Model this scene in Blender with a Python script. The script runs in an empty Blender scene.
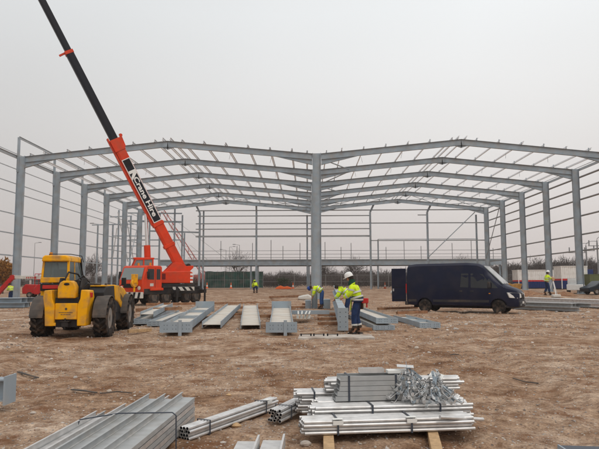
import bpy, math, random
import numpy as np
from mathutils import Vector, Matrix
random.seed(7); rng = np.random.default_rng(11)
sc = bpy.context.scene
COL = sc.collection
R = math.radians
PI = math.pi
V = Vector

# ---------------------------------------------------------------- camera
PIT, YAW, ROL, EYE, F = 0.0969, 0.0143, -0.0028, 1.55, 600.0
cam = bpy.data.cameras.new('camera'); camo = bpy.data.objects.new('camera', cam); COL.objects.link(camo)
CR = Matrix.Rotation(YAW, 3, 'Z') @ Matrix.Rotation(PI/2+PIT, 3, 'X') @ Matrix.Rotation(ROL, 3, 'Z')
camo.location = (0, 0, EYE); camo.rotation_euler = CR.to_euler()
cam.sensor_width = 36; cam.lens = 36*F/599; cam.clip_end = 6000; cam.clip_start = .05
sc.camera = camo

def ray(px, py):
    return CR @ V(((px-299.5)/F, -(py-224.5)/F, -1.0))
def atz(px, py, z=0.0):
    d = ray(px, py); t = (z-EYE)/d.z
    return V((0, 0, EYE)) + d*t
def aty(px, py, y):
    d = ray(px, py)
    return V((0, 0, EYE)) + d*(y/d.y)

def sst(a, b, x):
    t = np.clip((x-a)/(b-a), 0, 1); return t*t*(3-2*t)
SURV = aty(547, 295, 46.5)
def gz(x, y):
    z = .5*sst(50, 95, y) + .18*sst(8, 25, x)*sst(38, 60, y)*(1-sst(75, 95, y))
    z = z + .52*np.exp(-((x-SURV.x)**2+(y-SURV.y-.6)**2)/7.0)
    return z
def gnd(px, py):
    z = 0
    for _ in range(12):
        p = atz(px, py, z); z = float(gz(p.x, p.y))
    p.z = z; return p

# ---------------------------------------------------------------- materials
def mat(name, col, rough=.7, metal=0., var=.12, scale=6., bump=0., dirt=None, dirtamt=.0, dscale=2.5, coat=0., alpha=None, trans=0.):
    m = bpy.data.materials.new(name); m.use_nodes = True; nt = m.node_tree; N = nt.nodes; L = nt.links
    b = N['Principled BSDF']; b.inputs['Roughness'].default_value = rough; b.inputs['Metallic'].default_value = metal
    if not metal and rough > .25 and not coat: b.inputs['Specular IOR Level'].default_value = .22
    if coat: b.inputs['Coat Weight'].default_value = coat; b.inputs['Coat Roughness'].default_value = .15
    if trans: b.inputs['Transmission Weight'].default_value = trans
    tc = N.new('ShaderNodeTexCoord')
    n = N.new('ShaderNodeTexNoise'); n.inputs['Scale'].default_value = scale; n.inputs['Detail'].default_value = 5
    L.new(tc.outputs['Object'], n.inputs['Vector'])
    mr = N.new('ShaderNodeMapRange'); mr.inputs[1].default_value = .3; mr.inputs[2].default_value = .7
    mr.inputs[3].default_value = 1-var; mr.inputs[4].default_value = 1+var
    L.new(n.outputs[0], mr.inputs[0])
    mx = N.new('ShaderNodeVectorMath'); mx.operation = 'SCALE'; mx.inputs[0].default_value = col[:3]
    L.new(mr.outputs[0], mx.inputs['Scale']); out = mx.outputs[0]
    if dirt:
        n2 = N.new('ShaderNodeTexNoise'); n2.inputs['Scale'].default_value = dscale; n2.inputs['Detail'].default_value = 7
        L.new(tc.outputs['Object'], n2.inputs['Vector'])
        m2 = N.new('ShaderNodeMapRange'); m2.inputs[1].default_value = .45; m2.inputs[2].default_value = .7
        m2.inputs[3].default_value = 0; m2.inputs[4].default_value = dirtamt; L.new(n2.outputs[0], m2.inputs[0])
        mc = N.new('ShaderNodeMix'); mc.data_type = 'RGBA'; L.new(m2.outputs[0], mc.inputs[0]); L.new(out, mc.inputs[6])
        mc.inputs[7].default_value = (*dirt, 1); out = mc.outputs[2]
        ra = N.new('ShaderNodeMapRange'); ra.inputs[3].default_value = rough; ra.inputs[4].default_value = min(1, rough+.4)
        L.new(m2.outputs[0], ra.inputs[0]); L.new(ra.outputs[0], b.inputs['Roughness'])
    L.new(out, b.inputs['Base Color'])
    if bump:
        bp = N.new('ShaderNodeBump'); bp.inputs['Strength'].default_value = bump; bp.inputs['Distance'].default_value = .02
        n3 = N.new('ShaderNodeTexNoise'); n3.inputs['Scale'].default_value = scale*4; n3.inputs['Detail'].default_value = 6
        L.new(tc.outputs['Object'], n3.inputs['Vector']); L.new(n3.outputs[0], bp.inputs['Height']); L.new(bp.outputs[0], b.inputs['Normal'])
    return m
MUD = (.26, .17, .115)
M = {}
M['steel'] = mat('primed_steel', (.31, .365, .41), .5, 0, .13, 1.3, dirt=(.36, .30, .24), dirtamt=.4, dscale=1.6)
M['steel_web'] = mat('dusty_steel', (.58, .54, .48), .75, 0, .12, 1.5, dirt=(.42, .31, .22), dirtamt=.5, dscale=1.4)
M['galv'] = mat('galvanised_steel', (.66, .65, .64), .36, .55, .16, 9, dirt=(.40, .34, .28), dirtamt=.25, dscale=5)
M['galv_dull'] = mat('dull_galvanised_steel', (.42, .43, .43), .55, .35, .12, 7, dirt=(.4, .34, .28), dirtamt=.3, dscale=4)
M['purlin'] = mat('purlin_steel', (.40, .43, .45), .5, .2, .06, 2)
M['roofpurlin'] = mat('roof_purlin_steel', (.80, .82, .84), .45, .0, .06, 2)
M['dark'] = mat('dark_void', (.012, .012, .014), .8, 0, .1)
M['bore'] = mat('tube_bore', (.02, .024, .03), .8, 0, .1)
M['strap'] = mat('steel_strap', (.05, .06, .08), .5, .2, .1)
M['paper'] = mat('paper_tag', (.75, .75, .72), .7, 0, .05)
M['timber'] = mat('pine_timber', (.50, .33, .18), .8, 0, .22, 14, .4)
M['oldtimber'] = mat('muddy_timber', (.26, .13, .07), .85, 0, .35, 6, .5, dirt=(.38, .24, .14), dirtamt=.7)
M['concrete'] = mat('concrete', (.50, .45, .40), .9, 0, .15, 5, .4, dirt=MUD, dirtamt=.8, dscale=2)
M['jcb'] = mat('yellow_paint', (.84, .39, .002), .38, 0, .08, 3, dirt=MUD, dirtamt=.65, dscale=4.0)
M['black'] = mat('black_paint', (.016, .016, .018), .5, 0, .2, 4, dirt=(.12, .085, .06), dirtamt=.25)
M['rubber'] = mat('muddy_rubber', (.022, .019, .018), .9, 0, .3, 8, .3, dirt=(.17, .115, .08), dirtamt=.6, dscale=5)
M['fender'] = mat('dusty_fender', (.085, .075, .068), .75, 0, .15, 5, dirt=(.2, .14, .1), dirtamt=.6)
M['rim'] = mat('wheel_rim', (.27, .25, .23), .7, 0, .2, 5, dirt=MUD, dirtamt=.9, dscale=5)
M['glass'] = mat('glass', (.30, .36, .36), .06, 0, .02, 2, trans=.75)
M['glass_dark'] = mat('tinted_glass', (.008, .010, .014), .12, 0, .02, 2, coat=.1)
M['wind'] = mat('windscreen_glass', (.16, .19, .19), .08, 0, .1, 1.5, coat=1)
M['orange'] = mat('orange_red_paint', (.66, .048, .010), .4, 0, .10, 2, dirt=(.30, .09, .05), dirtamt=.45, dscale=1.2)
M['boom'] = mat('black_boom_paint', (.008, .009, .016), .45, 0, .1, 2)
M['white'] = mat('white_paint', (.78, .78, .76), .5, 0, .05, 4)
M['offwhite'] = mat('dirty_white_paint', (.62, .61, .57), .6, 0, .08, 2, dirt=(.4, .33, .25), dirtamt=.4)
M['navy'] = mat('navy_van_paint', (.005, .008, .028), .35, 0, .1, 2, coat=.0, dirt=(.05, .04, .04), dirtamt=.25, dscale=1.3)
M['bumper'] = mat('grey_bumper_plastic', (.035, .034, .038), .65, 0, .1, 4, dirt=(.15, .11, .08), dirtamt=.5)
M['lens'] = mat('headlamp_lens', (.72, .70, .66), .1, .2, .05, 20, coat=1)
M['redlens'] = mat('red_lens', (.5, .02, .015), .25, 0, .05)
M['amber'] = mat('amber_lens', (.7, .25, .02), .3, 0, .05)
M['chrome'] = mat('chrome_rod', (.75, .75, .75), .2, .9, .03)
M['hivis'] = mat('hi_vis_fabric', (.68, .90, .03), .8, 0, .14, 9, .4, dirt=(.40, .42, .08), dirtamt=.45, dscale=6)
M['tape'] = mat('reflective_tape', (.55, .55, .52), .4, .2, .05)
M['jeans'] = mat('navy_trousers', (.018, .035, .095), .9, 0, .25, 10, .3)
M['jeans2'] = mat('blue_trousers', (.03, .07, .19), .9, 0, .25, 10, .3)
M['boot'] = mat('muddy_boot', (.05, .032, .022), .85, 0, .3, 10, .3)
M['skin'] = mat('skin', (.52, .27, .18), .55, 0, .06, 12)
M['hat'] = mat('white_hard_hat', (.80, .80, .78), .3, 0, .03, 8)
M['hat_blue'] = mat('blue_hard_hat', (.02, .06, .28), .35, 0, .03, 8)
M['hair'] = mat('dark_hair', (.03, .022, .018), .9, 0, .3, 30, .5)
M['green_cloth'] = mat('dark_green_cloth', (.012, .06, .04), .9, 0, .1)
M['red'] = mat('red_paint', (.50, .02, .02), .4, 0, .08, 3, dirt=(.2, .07, .05), dirtamt=.4)
M['cone'] = mat('orange_cone_plastic', (.85, .16, .04), .55, 0, .08)
M['cblue'] = mat('container_blue', (.012, .03, .13), .5, 0, .08, 2)
M['cwhite'] = mat('container_white', (.80, .78, .75), .55, 0, .06, 1.5, dirt=(.45, .38, .3), dirtamt=.3)
M['cred'] = mat('container_red', (.55, .03, .03), .5, 0, .06)
M['olive'] = mat('olive_paint', (.11, .13, .055), .6, 0, .1)
M['net'] = mat('green_debris_netting', (.012, .058, .045), .9, 0, .6, .8, .3, dirt=(.10, .09, .08), dirtamt=.7, dscale=.9)
M['fence'] = mat('galvanised_fence_wire', (.22, .22, .22), .6, .2, .1)
M['twig'] = mat('bare_twigs', (.055, .042, .038), .95, 0, .35, .25)
M['bark'] = mat('bark', (.075, .058, .048), .95, 0, .3, 5, .4)
M['gold'] = mat('golden_leaves', (.28, .13, .03), .9, 0, .45, 1.5)
M['evergreen'] = mat('evergreen_scrub', (.045, .06, .035), .95, 0, .4, 1)
M['pole'] = mat('grey_pole', (.20, .21, .22), .6, .1, .08)
M['redrust'] = mat('faded_red_lattice', (.42, .13, .11), .6, 0, .1)
M['car'] = mat('dark_blue_car_paint', (.012, .02, .03), .35, 0, .08, 2)

# ---------------------------------------------------------------- mesh helpers
class MB:
    def __init__(s): s.v = []; s.f = []; s.mi = []
    def add(s, vs, fs, mi=0):
        o = len(s.v); s.v += [tuple(v) for v in vs]; s.f += [tuple(i+o for i in f) for f in fs]; s.mi += [mi]*len(fs); return s
    def box(s, lo, hi, mi=0, rot=None, c=None):
        x0, y0, z0 = lo; x1, y1, z1 = hi
        vs = [V(p) for p in ((x0,y0,z0),(x1,y0,z0),(x1,y1,z0),(x0,y1,z0),(x0,y0,z1),(x1,y0,z1),(x1,y1,z1),(x0,y1,z1))]
        if rot is not None:
            c = V(c) if c is not None else (V(lo)+V(hi))/2
            vs = [c + rot @ (v-c) for v in vs]
        return s.add(vs, [(0,3,2,1),(4,5,6,7),(0,1,5,4),(1,2,6,5),(2,3,7,6),(3,0,4,7)], mi)
    def prism(s, prof, p0, p1, up=(0,0,1), mi=0, side=None, cap=True, scale1=1.):
        p0 = V(p0); p1 = V(p1); d = (p1-p0).normalized()
        u = V(up); r = d.cross(u)
        if r.length < 1e-6: r = d.cross(V((0,1,0)))
        r.normalize(); u = r.cross(d)
        n = len(prof)
        vs = [p0 + r*a + u*b for a, b in prof] + [p1 + (r*a + u*b)*scale1 for a, b in prof]
        fs = [(i, (i+1) % n, (i+1) % n+n, i+n) for i in range(n)]
        if cap: fs += [tuple(range(n-1, -1, -1)), tuple(range(n, 2*n))]
        return s.add(vs, fs, mi)
    def ibeam(s, p0, p1, dep, wid, tf=.022, tw=.014, up=(0,0,1), mi=0):
        D = dep/2; W = wid/2; t = tw/2
        prof = [(-W,-D),(W,-D),(W,-D+tf),(t,-D+tf),(t,D-tf),(W,D-tf),(W,D),(-W,D),(-W,D-tf),(-t,D-tf),(-t,-D+tf),(-W,-D+tf)]
        return s.prism(prof, p0, p1, up, mi)
    def zee(s, p0, p1, h=.22, w=.07, t=.006, up=(0,0,1), mi=0, lip=.018):
        D = h/2
        prof = [(-w,-D),(t/2,-D),(t/2,D-t),(w-t,D-t),(w-t,D-lip),(w,D-lip),(w,D),(-t/2,D),(-t/2,-D+t),(-w+t,-D+t),(-w+t,-D+lip),(-w,-D+lip)]
        return s.prism(prof, p0, p1, up, mi)
    def bar(s, p0, p1, w, h=None, up=(0,0,1), mi=0):
        h = h or w; w /= 2; h /= 2
        return s.prism([(-w,-h),(w,-h),(w,h),(-w,h)], p0, p1, up, mi)
    def tube(s, p0, p1, r, r1=None, n=10, mi=0, cap=True):
        r1 = r if r1 is None else r1
        prof = [(math.cos(2*PI*i/n)*r, math.sin(2*PI*i/n)*r) for i in range(n)]
        up = (0,0,1) if abs((V(p1)-V(p0)).normalized().z) < .95 else (0,1,0)
        return s.prism(prof, p0, p1, up, mi, cap=cap, scale1=r1/max(r, 1e-6))
    def path(s, pts, r, n=8, mi=0):
        for a, b in zip(pts[:-1], pts[1:]): s.tube(a, b, r, n=n, mi=mi)
        return s
    def lathe(s, prof, c, axis='Z', n=20, mi=0):
        # prof: (radius, along) ; closed caps
        c = V(c); vs = []; fs = []
        for r, h in prof:
            for i in range(n):
                a = 2*PI*i/n; p = (r*math.cos(a), r*math.sin(a), h)
                if axis == 'X': p = (p[2], p[0], p[1])
                elif axis == 'Y': p = (p[1], p[2], p[0])
                vs.append(c+V(p))
        for k in range(len(prof)-1):
            for i in range(n):
                j = (i+1) % n; fs.append((k*n+i, k*n+j, (k+1)*n+j, (k+1)*n+i))
        fs.append(tuple(range(n-1, -1, -1))); fs.append(tuple((len(prof)-1)*n+i for i in range(n)))
        return s.add(vs, fs, mi)
    def poly(s, pts2, x0, x1, axis='X', mi=0):
        # pts2 polygon extruded along an axis
        n = len(pts2)
        def mk(a, b, t): return {'X': (t, a, b), 'Y': (a, t, b), 'Z': (a, b, t)}[axis]
        vs = [mk(a, b, x0) for a, b in pts2] + [mk(a, b, x1) for a, b in pts2]
        fs = [(i, (i+1) % n, (i+1) % n+n, i+n) for i in range(n)] + [tuple(range(n-1, -1, -1)), tuple(range(n, 2*n))]
        return s.add(vs, fs, mi)
    def build(s, name, m, parent=None, smooth=False, bevel=0, loc=None, rz=0):
        me = bpy.data.meshes.new(name); me.from_pydata(s.v, [], s.f)
        for x in (m if isinstance(m, (list, tuple)) else [m]): me.materials.append(x)
        if any(s.mi): me.polygons.foreach_set('material_index', s.mi)
        import bmesh
        bm = bmesh.new(); bm.from_mesh(me); bmesh.ops.recalc_face_normals(bm, faces=bm.faces); bm.to_mesh(me); bm.free()
        if smooth:
            me.polygons.foreach_set('use_smooth', [True]*len(me.polygons)); me.set_sharp_from_angle(angle=R(38))
        o = bpy.data.objects.new(name, me); COL.objects.link(o)
        if parent: o.parent = parent
        if loc is not None: o.location = loc
        o.rotation_euler.z = rz
        if bevel:
            b = o.modifiers.new('bevel', 'BEVEL'); b.width = bevel; b.segments = 2; b.limit_method = 'ANGLE'; b.angle_limit = R(40)
            b.use_clamp_overlap = True
        return o
def tag(o, label=None, cat=None, group=None, kind=None):
    if label: o['label'] = label
    if cat: o['category'] = cat
    if group: o['group'] = group
    if kind: o['kind'] = kind
    return o
def empty(name, loc, label, cat, rz=0, group=None, kind=None):
    o = bpy.data.objects.new(name, None); COL.objects.link(o); o.location = loc; o.rotation_euler.z = rz; o.empty_display_size = .2
    return tag(o, label, cat, group, kind)
KIDS = {}
def kids(o): return [c for c in bpy.data.objects if c.parent is o]
def copy_tree(o, parent=None):
    c = o.copy(); COL.objects.link(c); c.parent = parent
    for ch in kids(o): copy_tree(ch, c)
    return c
def bake(o):
    dg = bpy.context.evaluated_depsgraph_get(); me = bpy.data.meshes.new_from_object(o.evaluated_get(dg)); o.modifiers.clear(); o.data = me; return o

# ---------------------------------------------------------------- numpy value noise
def vnoise(x, y, seed=0):
    xi = np.floor(x).astype(np.int64); yi = np.floor(y).astype(np.int64); xf = x-xi; yf = y-yi
    def h(a, b):
        n = (a*374761393 + b*668265263 + seed*1442695041) & 0xffffffff
        n = ((n ^ (n >> 13))*1274126177) & 0xffffffff
        return ((n ^ (n >> 16)) & 0xffff)/65535.0
    u = xf*xf*(3-2*xf); v = yf*yf*(3-2*yf)
    return (h(xi,yi)*(1-u)+h(xi+1,yi)*u)*(1-v)+(h(xi,yi+1)*(1-u)+h(xi+1,yi+1)*u)*v-.5
def rough(x, y, d):
    f = lambda w: np.clip(1.6-d*.011/w, 0, 1)
    z = .075*vnoise(x/3.1, y/3.1, 1) + .045*vnoise(x/1.1, y/.9, 2)
    z = z + .036*vnoise(x/.42, y/.42, 3)*f(.42) + .038*vnoise(x/.16, y/.16, 4)*f(.16) + .022*vnoise(x/.07, y/.07, 5)*f(.07) + .010*vnoise(x/.033, y/.033, 6)*f(.033)
    cl = vnoise(x/.23, y/.23, 8)+.5*vnoise(x/.1, y/.1, 9)
    z = z + .03*np.clip(cl-.18, 0, 1)*f(.1)
    # wheel ruts running across the site
    for (x0, s, w) in ((-4.9, .03, .22), (-6.9, .03, .22), (3.6, .22, .25), (5.5, .22, .25)):
        q = x-(x0+s*(y-18)+.5*np.sin(y*.35)); z = z - .05*np.exp(-(q/w)**2)*(y > 6) + .02*np.exp(-((np.abs(q)-.38)/.12)**2)*(y > 6)
    return z*(1-sst(60, 200, d)*.5)
def ground_at(x, y):
    d = math.hypot(x, y)
    return float(gz(x, y)+rough(np.array([x]), np.array([y]), np.array([d]))[0])

def make_ground():
    ang = np.concatenate([np.linspace(-40, 40, 760), np.linspace(40, 320, 70)[1:-1]])*PI/180
    rr = [0.25, .6, 1.0, 1.5, 2.0, 2.5, 3.0]; r = 3.2
    while r < 3500:
        rr.append(r); r *= (1.0055 if r < 30 else 1.012 if r < 150 else 1.08)
    rr = np.array(rr); na, nr = len(ang), len(rr)
    A, Q = np.meshgrid(ang, rr); X = Q*np.sin(A); Y = Q*np.cos(A)
    Z = gz(X, Y) + rough(X, Y, Q)
    co = np.stack([X, Y, Z], -1).reshape(-1, 3)
    i = np.arange(nr-1)[:, None]*na; j = np.arange(na)[None, :]; j2 = (j+1) % na
    f = np.stack([i+j, i+j2, i+na+j2, i+na+j], -1).reshape(-1, 4)
    me = bpy.data.meshes.new('ground'); me.vertices.add(len(co)); me.vertices.foreach_set('co', co.ravel())
    me.loops.add(f.size); me.loops.foreach_set('vertex_index', f.ravel().astype(np.int32))
    me.polygons.add(len(f)); me.polygons.foreach_set('loop_start', np.arange(0, f.size, 4, dtype=np.int32))
    me.update(calc_edges=True); me.validate()
    me.polygons.foreach_set('use_smooth', [True]*len(me.polygons))
    if me.polygons[1000].normal.z < 0: me.flip_normals()
    m = bpy.data.materials.new('sandy_rubble_ground'); m.use_nodes = True; nt = m.node_tree; N = nt.nodes; L = nt.links
    b = N['Principled BSDF']; b.inputs['Roughness'].default_value = .95; b.inputs['Specular IOR Level'].default_value = .2
    tc = N.new('ShaderNodeTexCoord')
    def noise(s, det=8, rg=.6):
        n = N.new('ShaderNodeTexNoise'); n.inputs['Scale'].default_value = s; n.inputs['Detail'].default_value = det; n.inputs['Roughness'].default_value = rg
        L.new(tc.outputs['Object'], n.inputs['Vector']); return n.outputs[0]
    def ramp(src, stops):
        r = N.new('ShaderNodeValToRGB'); e = r.color_ramp.elements
        while len(e) < len(stops): e.new(.5)
        for k, (p, c) in enumerate(stops): e[k].position = p; e[k].color = (*c, 1)
        L.new(src, r.inputs[0]); return r.outputs[0]
    def mix(a, bb, fac, mode='MIX'):
        x = N.new('ShaderNodeMix'); x.data_type = 'RGBA'; x.blend_type = mode
        if isinstance(fac, float): x.inputs[0].default_value = fac
        else: L.new(fac, x.inputs[0])
        L.new(a, x.inputs[6]); L.new(bb, x.inputs[7]); return x.outputs[2]
    base = ramp(noise(.55, 9, .62), [(.34, (.19, .098, .050)), (.44, (.32, .200, .125)), (.55, (.40, .275, .190)), (.68, (.52, .40, .31))])
    fine = ramp(noise(9, 9, .7), [(.30, (.50, .42, .36)), (.5, (1, 1, 1)), (.70, (1.35, 1.35, 1.33))])
    c = mix(base, fine, 1.0, 'MULTIPLY')
    mid = ramp(noise(2.2, 9, .75), [(.34, (.62, .54, .48)), (.5, (1, 1, 1)), (.66, (1.22, 1.22, 1.2))]); c = mix(c, mid, 1.0, 'MULTIPLY')
    vf = ramp(noise(42, 6, .7), [(.34, (.6, .55, .5)), (.5, (1, 1, 1)), (.68, (1.3, 1.3, 1.28))]); c = mix(c, vf, 1.0, 'MULTIPLY')
    wet = ramp(noise(1.7, 6, .6), [(.52, (0,0,0)), (.66, (1,1,1))])
    wetc = N.new('ShaderNodeRGB'); wetc.outputs[0].default_value = (.17, .065, .022, 1)
    sx = N.new('ShaderNodeMath'); sx.operation = 'MULTIPLY'; L.new(wet, sx.inputs[0]); sx.inputs[1].default_value = .75
    c = mix(c, wetc.outputs[0], sx.outputs[0])
    # pebbles and crushed brick fragments
    vo = N.new('ShaderNodeTexVoronoi'); vo.inputs['Scale'].default_value = 26; L.new(tc.outputs['Object'], vo.inputs['Vector'])
    sep = N.new('ShaderNodeSeparateColor'); L.new(vo.outputs['Color'], sep.inputs[0])
    pebm = N.new('ShaderNodeMath'); pebm.operation = 'GREATER_THAN'; pebm.inputs[1].default_value = .80; L.new(sep.outputs[0], pebm.inputs[0])
    dm = N.new('ShaderNodeMath'); dm.operation = 'LESS_THAN'; dm.inputs[1].default_value = .36; L.new(vo.outputs['Distance'], dm.inputs[0])
    pm = N.new('ShaderNodeMath'); pm.operation = 'MULTIPLY'; L.new(pebm.outputs[0], pm.inputs[0]); L.new(dm.outputs[0], pm.inputs[1])
    pc = ramp(sep.outputs[1], [(0, (.16, .12, .10)), (.4, (.36, .22, .15)), (.75, (.48, .40, .34)), (1, (.62, .58, .52))])
    c = mix(c, pc, pm.outputs[0])
    L.new(c, b.inputs['Base Color'])
    bp = N.new('ShaderNodeBump'); bp.inputs['Strength'].default_value = .9; bp.inputs['Distance'].default_value = .03; L.new(noise(16, 9, .72), bp.inputs['Height'])
    bp2 = N.new('ShaderNodeBump'); bp2.inputs['Strength'].default_value = .35; bp2.inputs['Distance'].default_value = .08; L.new(noise(2.6, 8, .7), bp2.inputs['Height'])
    L.new(bp.outputs[0], bp2.inputs['Normal']); L.new(bp2.outputs[0], b.inputs['Normal'])
    me.materials.append(m)
    o = bpy.data.objects.new('ground', me); COL.objects.link(o); tag(o, kind='structure')

ICO = None
def scatter_stones():
    t = (1+5**.5)/2
    iv = np.array([(-1,t,0),(1,t,0),(-1,-t,0),(1,-t,0),(0,-1,t),(0,1,t),(0,-1,-t),(0,1,-t),(t,0,-1),(t,0,1),(-t,0,-1),(-t,0,1)])/1.9
    fi = np.array([(0,11,5),(0,5,1),(0,1,7),(0,7,10),(0,10,11),(1,5,9),(5,11,4),(11,10,2),(10,7,6),(7,1,8),(3,9,4),(3,4,2),(3,2,6),(3,6,8),(3,8,9),(4,9,5),(2,4,11),(6,2,10),(8,6,7),(9,8,1)])
    n = 46000
    a = rng.uniform(-33, 33, n)*PI/180; r = 3.6*np.exp(rng.uniform(0, 1, n)**.9*math.log(60/3.6))
    x = r*np.sin(a); y = r*np.cos(a)
    s = (.0032+.0100*rng.random(n)**2.4)*np.clip(r/7, 1, 4.0)
    big = rng.random(n) < .02; s[big] *= 2.3
    keep = vnoise(x/1.6, y/1.2, 21) > rng.uniform(-.35, .2, n); x, y, s, r = x[keep], y[keep], s[keep], r[keep]; n = len(x)
    z = gz(x, y)+rough(x, y, r)
    P = iv[None]*(s[:, None, None]*rng.uniform(.55, 1.35, (n, 1, 3)))*rng.uniform(.75, 1.25, (n, 12, 1))
    P[:, :, 2] *= .7; th = rng.uniform(0, 6.28, n); c, q = np.cos(th)[:, None], np.sin(th)[:, None]
    X = P[:, :, 0]*c-P[:, :, 1]*q; Y = P[:, :, 0]*q+P[:, :, 1]*c
    co = np.stack([X+x[:, None], Y+y[:, None], P[:, :, 2]+(z+s*.15)[:, None]], -1).reshape(-1, 3)
    f = (fi[None]+np.arange(n)[:, None, None]*12).reshape(-1, 3)
    me = bpy.data.meshes.new('rubble'); me.from_pydata(co.tolist(), [], f.tolist())
    pal = np.array([(.42,.36,.30),(.36,.24,.17),(.30,.17,.11),(.55,.50,.45),(.22,.17,.14),(.40,.30,.22),(.34,.31,.29)])
    cc = pal[rng.integers(0, len(pal), n)]*rng.uniform(.75, 1.15, (n, 1)); cc = np.repeat(np.concatenate([cc, np.ones((n, 1))], 1), 12, 0)
    at = me.color_attributes.new('stone', 'FLOAT_COLOR', 'POINT'); at.data.foreach_set('color', cc.ravel())
    m = bpy.data.materials.new('stone_mix'); m.use_nodes = True; b = m.node_tree.nodes['Principled BSDF']; b.inputs['Roughness'].default_value = .9
    v = m.node_tree.nodes.new('ShaderNodeVertexColor'); v.layer_name = 'stone'; m.node_tree.links.new(v.outputs[0], b.inputs['Base Color'])
    me.materials.append(m); o = bpy.data.objects.new('rubble', me); COL.objects.link(o); tag(o, 'loose pebbles and broken brick scattered over the brown soil', 'rubble', kind='stuff')
make_ground(); scatter_stones()

# ---------------------------------------------------------------- steel warehouse frame
D1, BAY, XL, XR, XC = 56.03, 8.142, -27.34, 28.78, .85
HC, HA, HV = 13.63, 15.06, 13.75
XAL, XAR = -13.35, 14.55
S = M['steel']
B = empty('warehouse_frame', (XC, D1, 0), 'large twin-span grey steel warehouse skeleton standing open behind the machines and van', 'steel building frame')
def bp(mb, name, m=None, parent=None, **k):
    o = mb.build(name, m or S, parent or B, **k)
    if parent is None: 
        for v in o.data.vertices: v.co -= B.location
    return o
def zc(x, y): return float(gz(x, y))
def column(x, y, top, dep=.70, wid=.30):
    g = zc(x, y); mb = MB()
    mb.ibeam((x, y, g-.1), (x, y, top), dep, wid, .03, .02, up=(1,0,0))
    o = bp(mb, 'column')
    mb = MB(); mb.box((x-dep/2-.08, y-wid/2-.1, g-.05), (x+dep/2+.08, y+wid/2+.1, g+.05))
    c = bp(mb, 'base_plate', parent=o);
    for v in c.data.vertices: v.co -= B.location
    return o
def sub(mb, name, parent, m=None, **k):
    o = mb.build(name, m or S, parent, **k)
    for v in o.data.vertices: v.co -= B.location
    return o
def rafter(x0, z0, x1, z1, y, hx, hlen, hd):
    """x0 column side, x1 apex. z = top of steel"""
    dep = .58; a = V((x0, y, z0)); b = V((x1, y, z1)); d = (b-a).normalized(); nrm = V((0, 1, 0)).cross(d)
    if nrm.z < 0: nrm = -nrm
    mb = MB(); mb.ibeam(a-nrm*dep/2, b-nrm*dep/2, dep, .24, .025, .014, up=nrm)
    o = bp(mb, 'rafter')
    # haunch : web triangle and sloping bottom flange
    p = a-nrm*dep; q = a-nrm*dep+d*hlen; w = p-V((0, 0, hd))
    mb = MB(); t = .008
    vs = [p+V((0,-t,0)), q+V((0,-t,0)), w+V((0,-t,0)), p+V((0,t,0)), q+V((0,t,0)), w+V((0,t,0))]
    mb.add(vs, [(0,1,2),(5,4,3),(0,3,4,1),(1,4,5,2),(2,5,3,0)])
    mb.bar(w, q, .24, .025, up=(0,0,1)); sub(mb, 'haunch', o)
    # apex haunch half
    p = b-nrm*dep; q = p-d*.62; w = p-V((0, 0, .24))
    mb = MB(); vs = [p+V((0,-t,0)), q+V((0,-t,0)), w+V((0,-t,0)), p+V((0,t,0)), q+V((0,t,0)), w+V((0,t,0))]
    mb.add(vs, [(0,1,2),(5,4,3),(0,3,4,1),(1,4,5,2),(2,5,3,0)]); mb.bar(w, q, .22, .025); sub(mb, 'apex_haunch', o)
    # bolted end plates
    mb = MB(); e = a-nrm*dep/2; sgn = 1 if x1 > x0 else -1
    mb.box((min(x0, x0+sgn*.03), y-.13, z0-dep-hd-.03), (max(x0, x0+sgn*.03), y+.13, z0+.05)); sub(mb, 'end_plate', o)
    L = (b-a).length
    for k, s_ in enumerate(PUR):
        if s_ > L: continue
        c = a+d*s_; mb = MB(); hh = .30 if k % 2 else .24
        mb.box((c.x-.05, y-.10, c.z-.005), (c.x+.05, y-.085, c.z+hh)); sub(mb, 'purlin_cleat', o)
    return o
PUR = [.55, 2.0, 4.1, 6.2, 8.3, 10.4, 12.5]
SL = [(XL+.35, HC, XAL, HA), (XC-.38, HV, XAL, HA), (XC+.38, HV, XAR, HA), (XR-.35, HC, XAR, HA)]
for i in range(6):
    y = D1+BAY*i
    column(XL, y, HC+.03); column(XC, y, HV+.03, .76, .32); column(XR, y, HC+.03)
    for k, (x0, z0, x1, z1) in enumerate(SL):
        rafter(x0, z0, x1, z1, y, 0, 3.4 if k in (1, 2) else 2.9, .5)
column(XL, D1-BAY, HC+.03); column(XR, D1-BAY, HC+.03)
Y0, Y6 = D1-.22, D1+BAY*5+.25
for k, (x0, z0, x1, z1) in enumerate(SL):
    a = V((x0, 0, z0)); b = V((x1, 0, z1)); d = (b-a).normalized(); L = (b-a).length
    nrm = V((0,1,0)).cross(d); nrm = nrm if nrm.z > 0 else -nrm
    for j, s_ in enumerate(PUR+[L-.35]):
        c = a+d*s_+nrm*.125; mb = MB(); 
        ys = (-.35 if j % 3 == 1 else 0)
        mb.zee(V((c.x, Y0+ys, c.z)), V((c.x, Y6, c.z)), .20, .075, .014, up=nrm); bp(mb, 'purlin', M['roofpurlin'])
# anti-sag rods hanging/leaning between purlins
for k, (x0, z0, x1, z1) in enumerate(SL):
    a = V((x0, 0, z0)); b = V((x1, 0, z1)); d = (b-a).normalized()
    for i in range(5):
        for j in (2, 4):
            y = D1+BAY*(i+.5); c = a+d*(PUR[j]+.1); mb = MB()
            mb.tube((c.x, y, c.z+.1), (c.x+random.uniform(-.15, .15), y+.05, c.z-.45), .018, n=5); bp(mb, 'sag_rod', M['purlin'])
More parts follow.
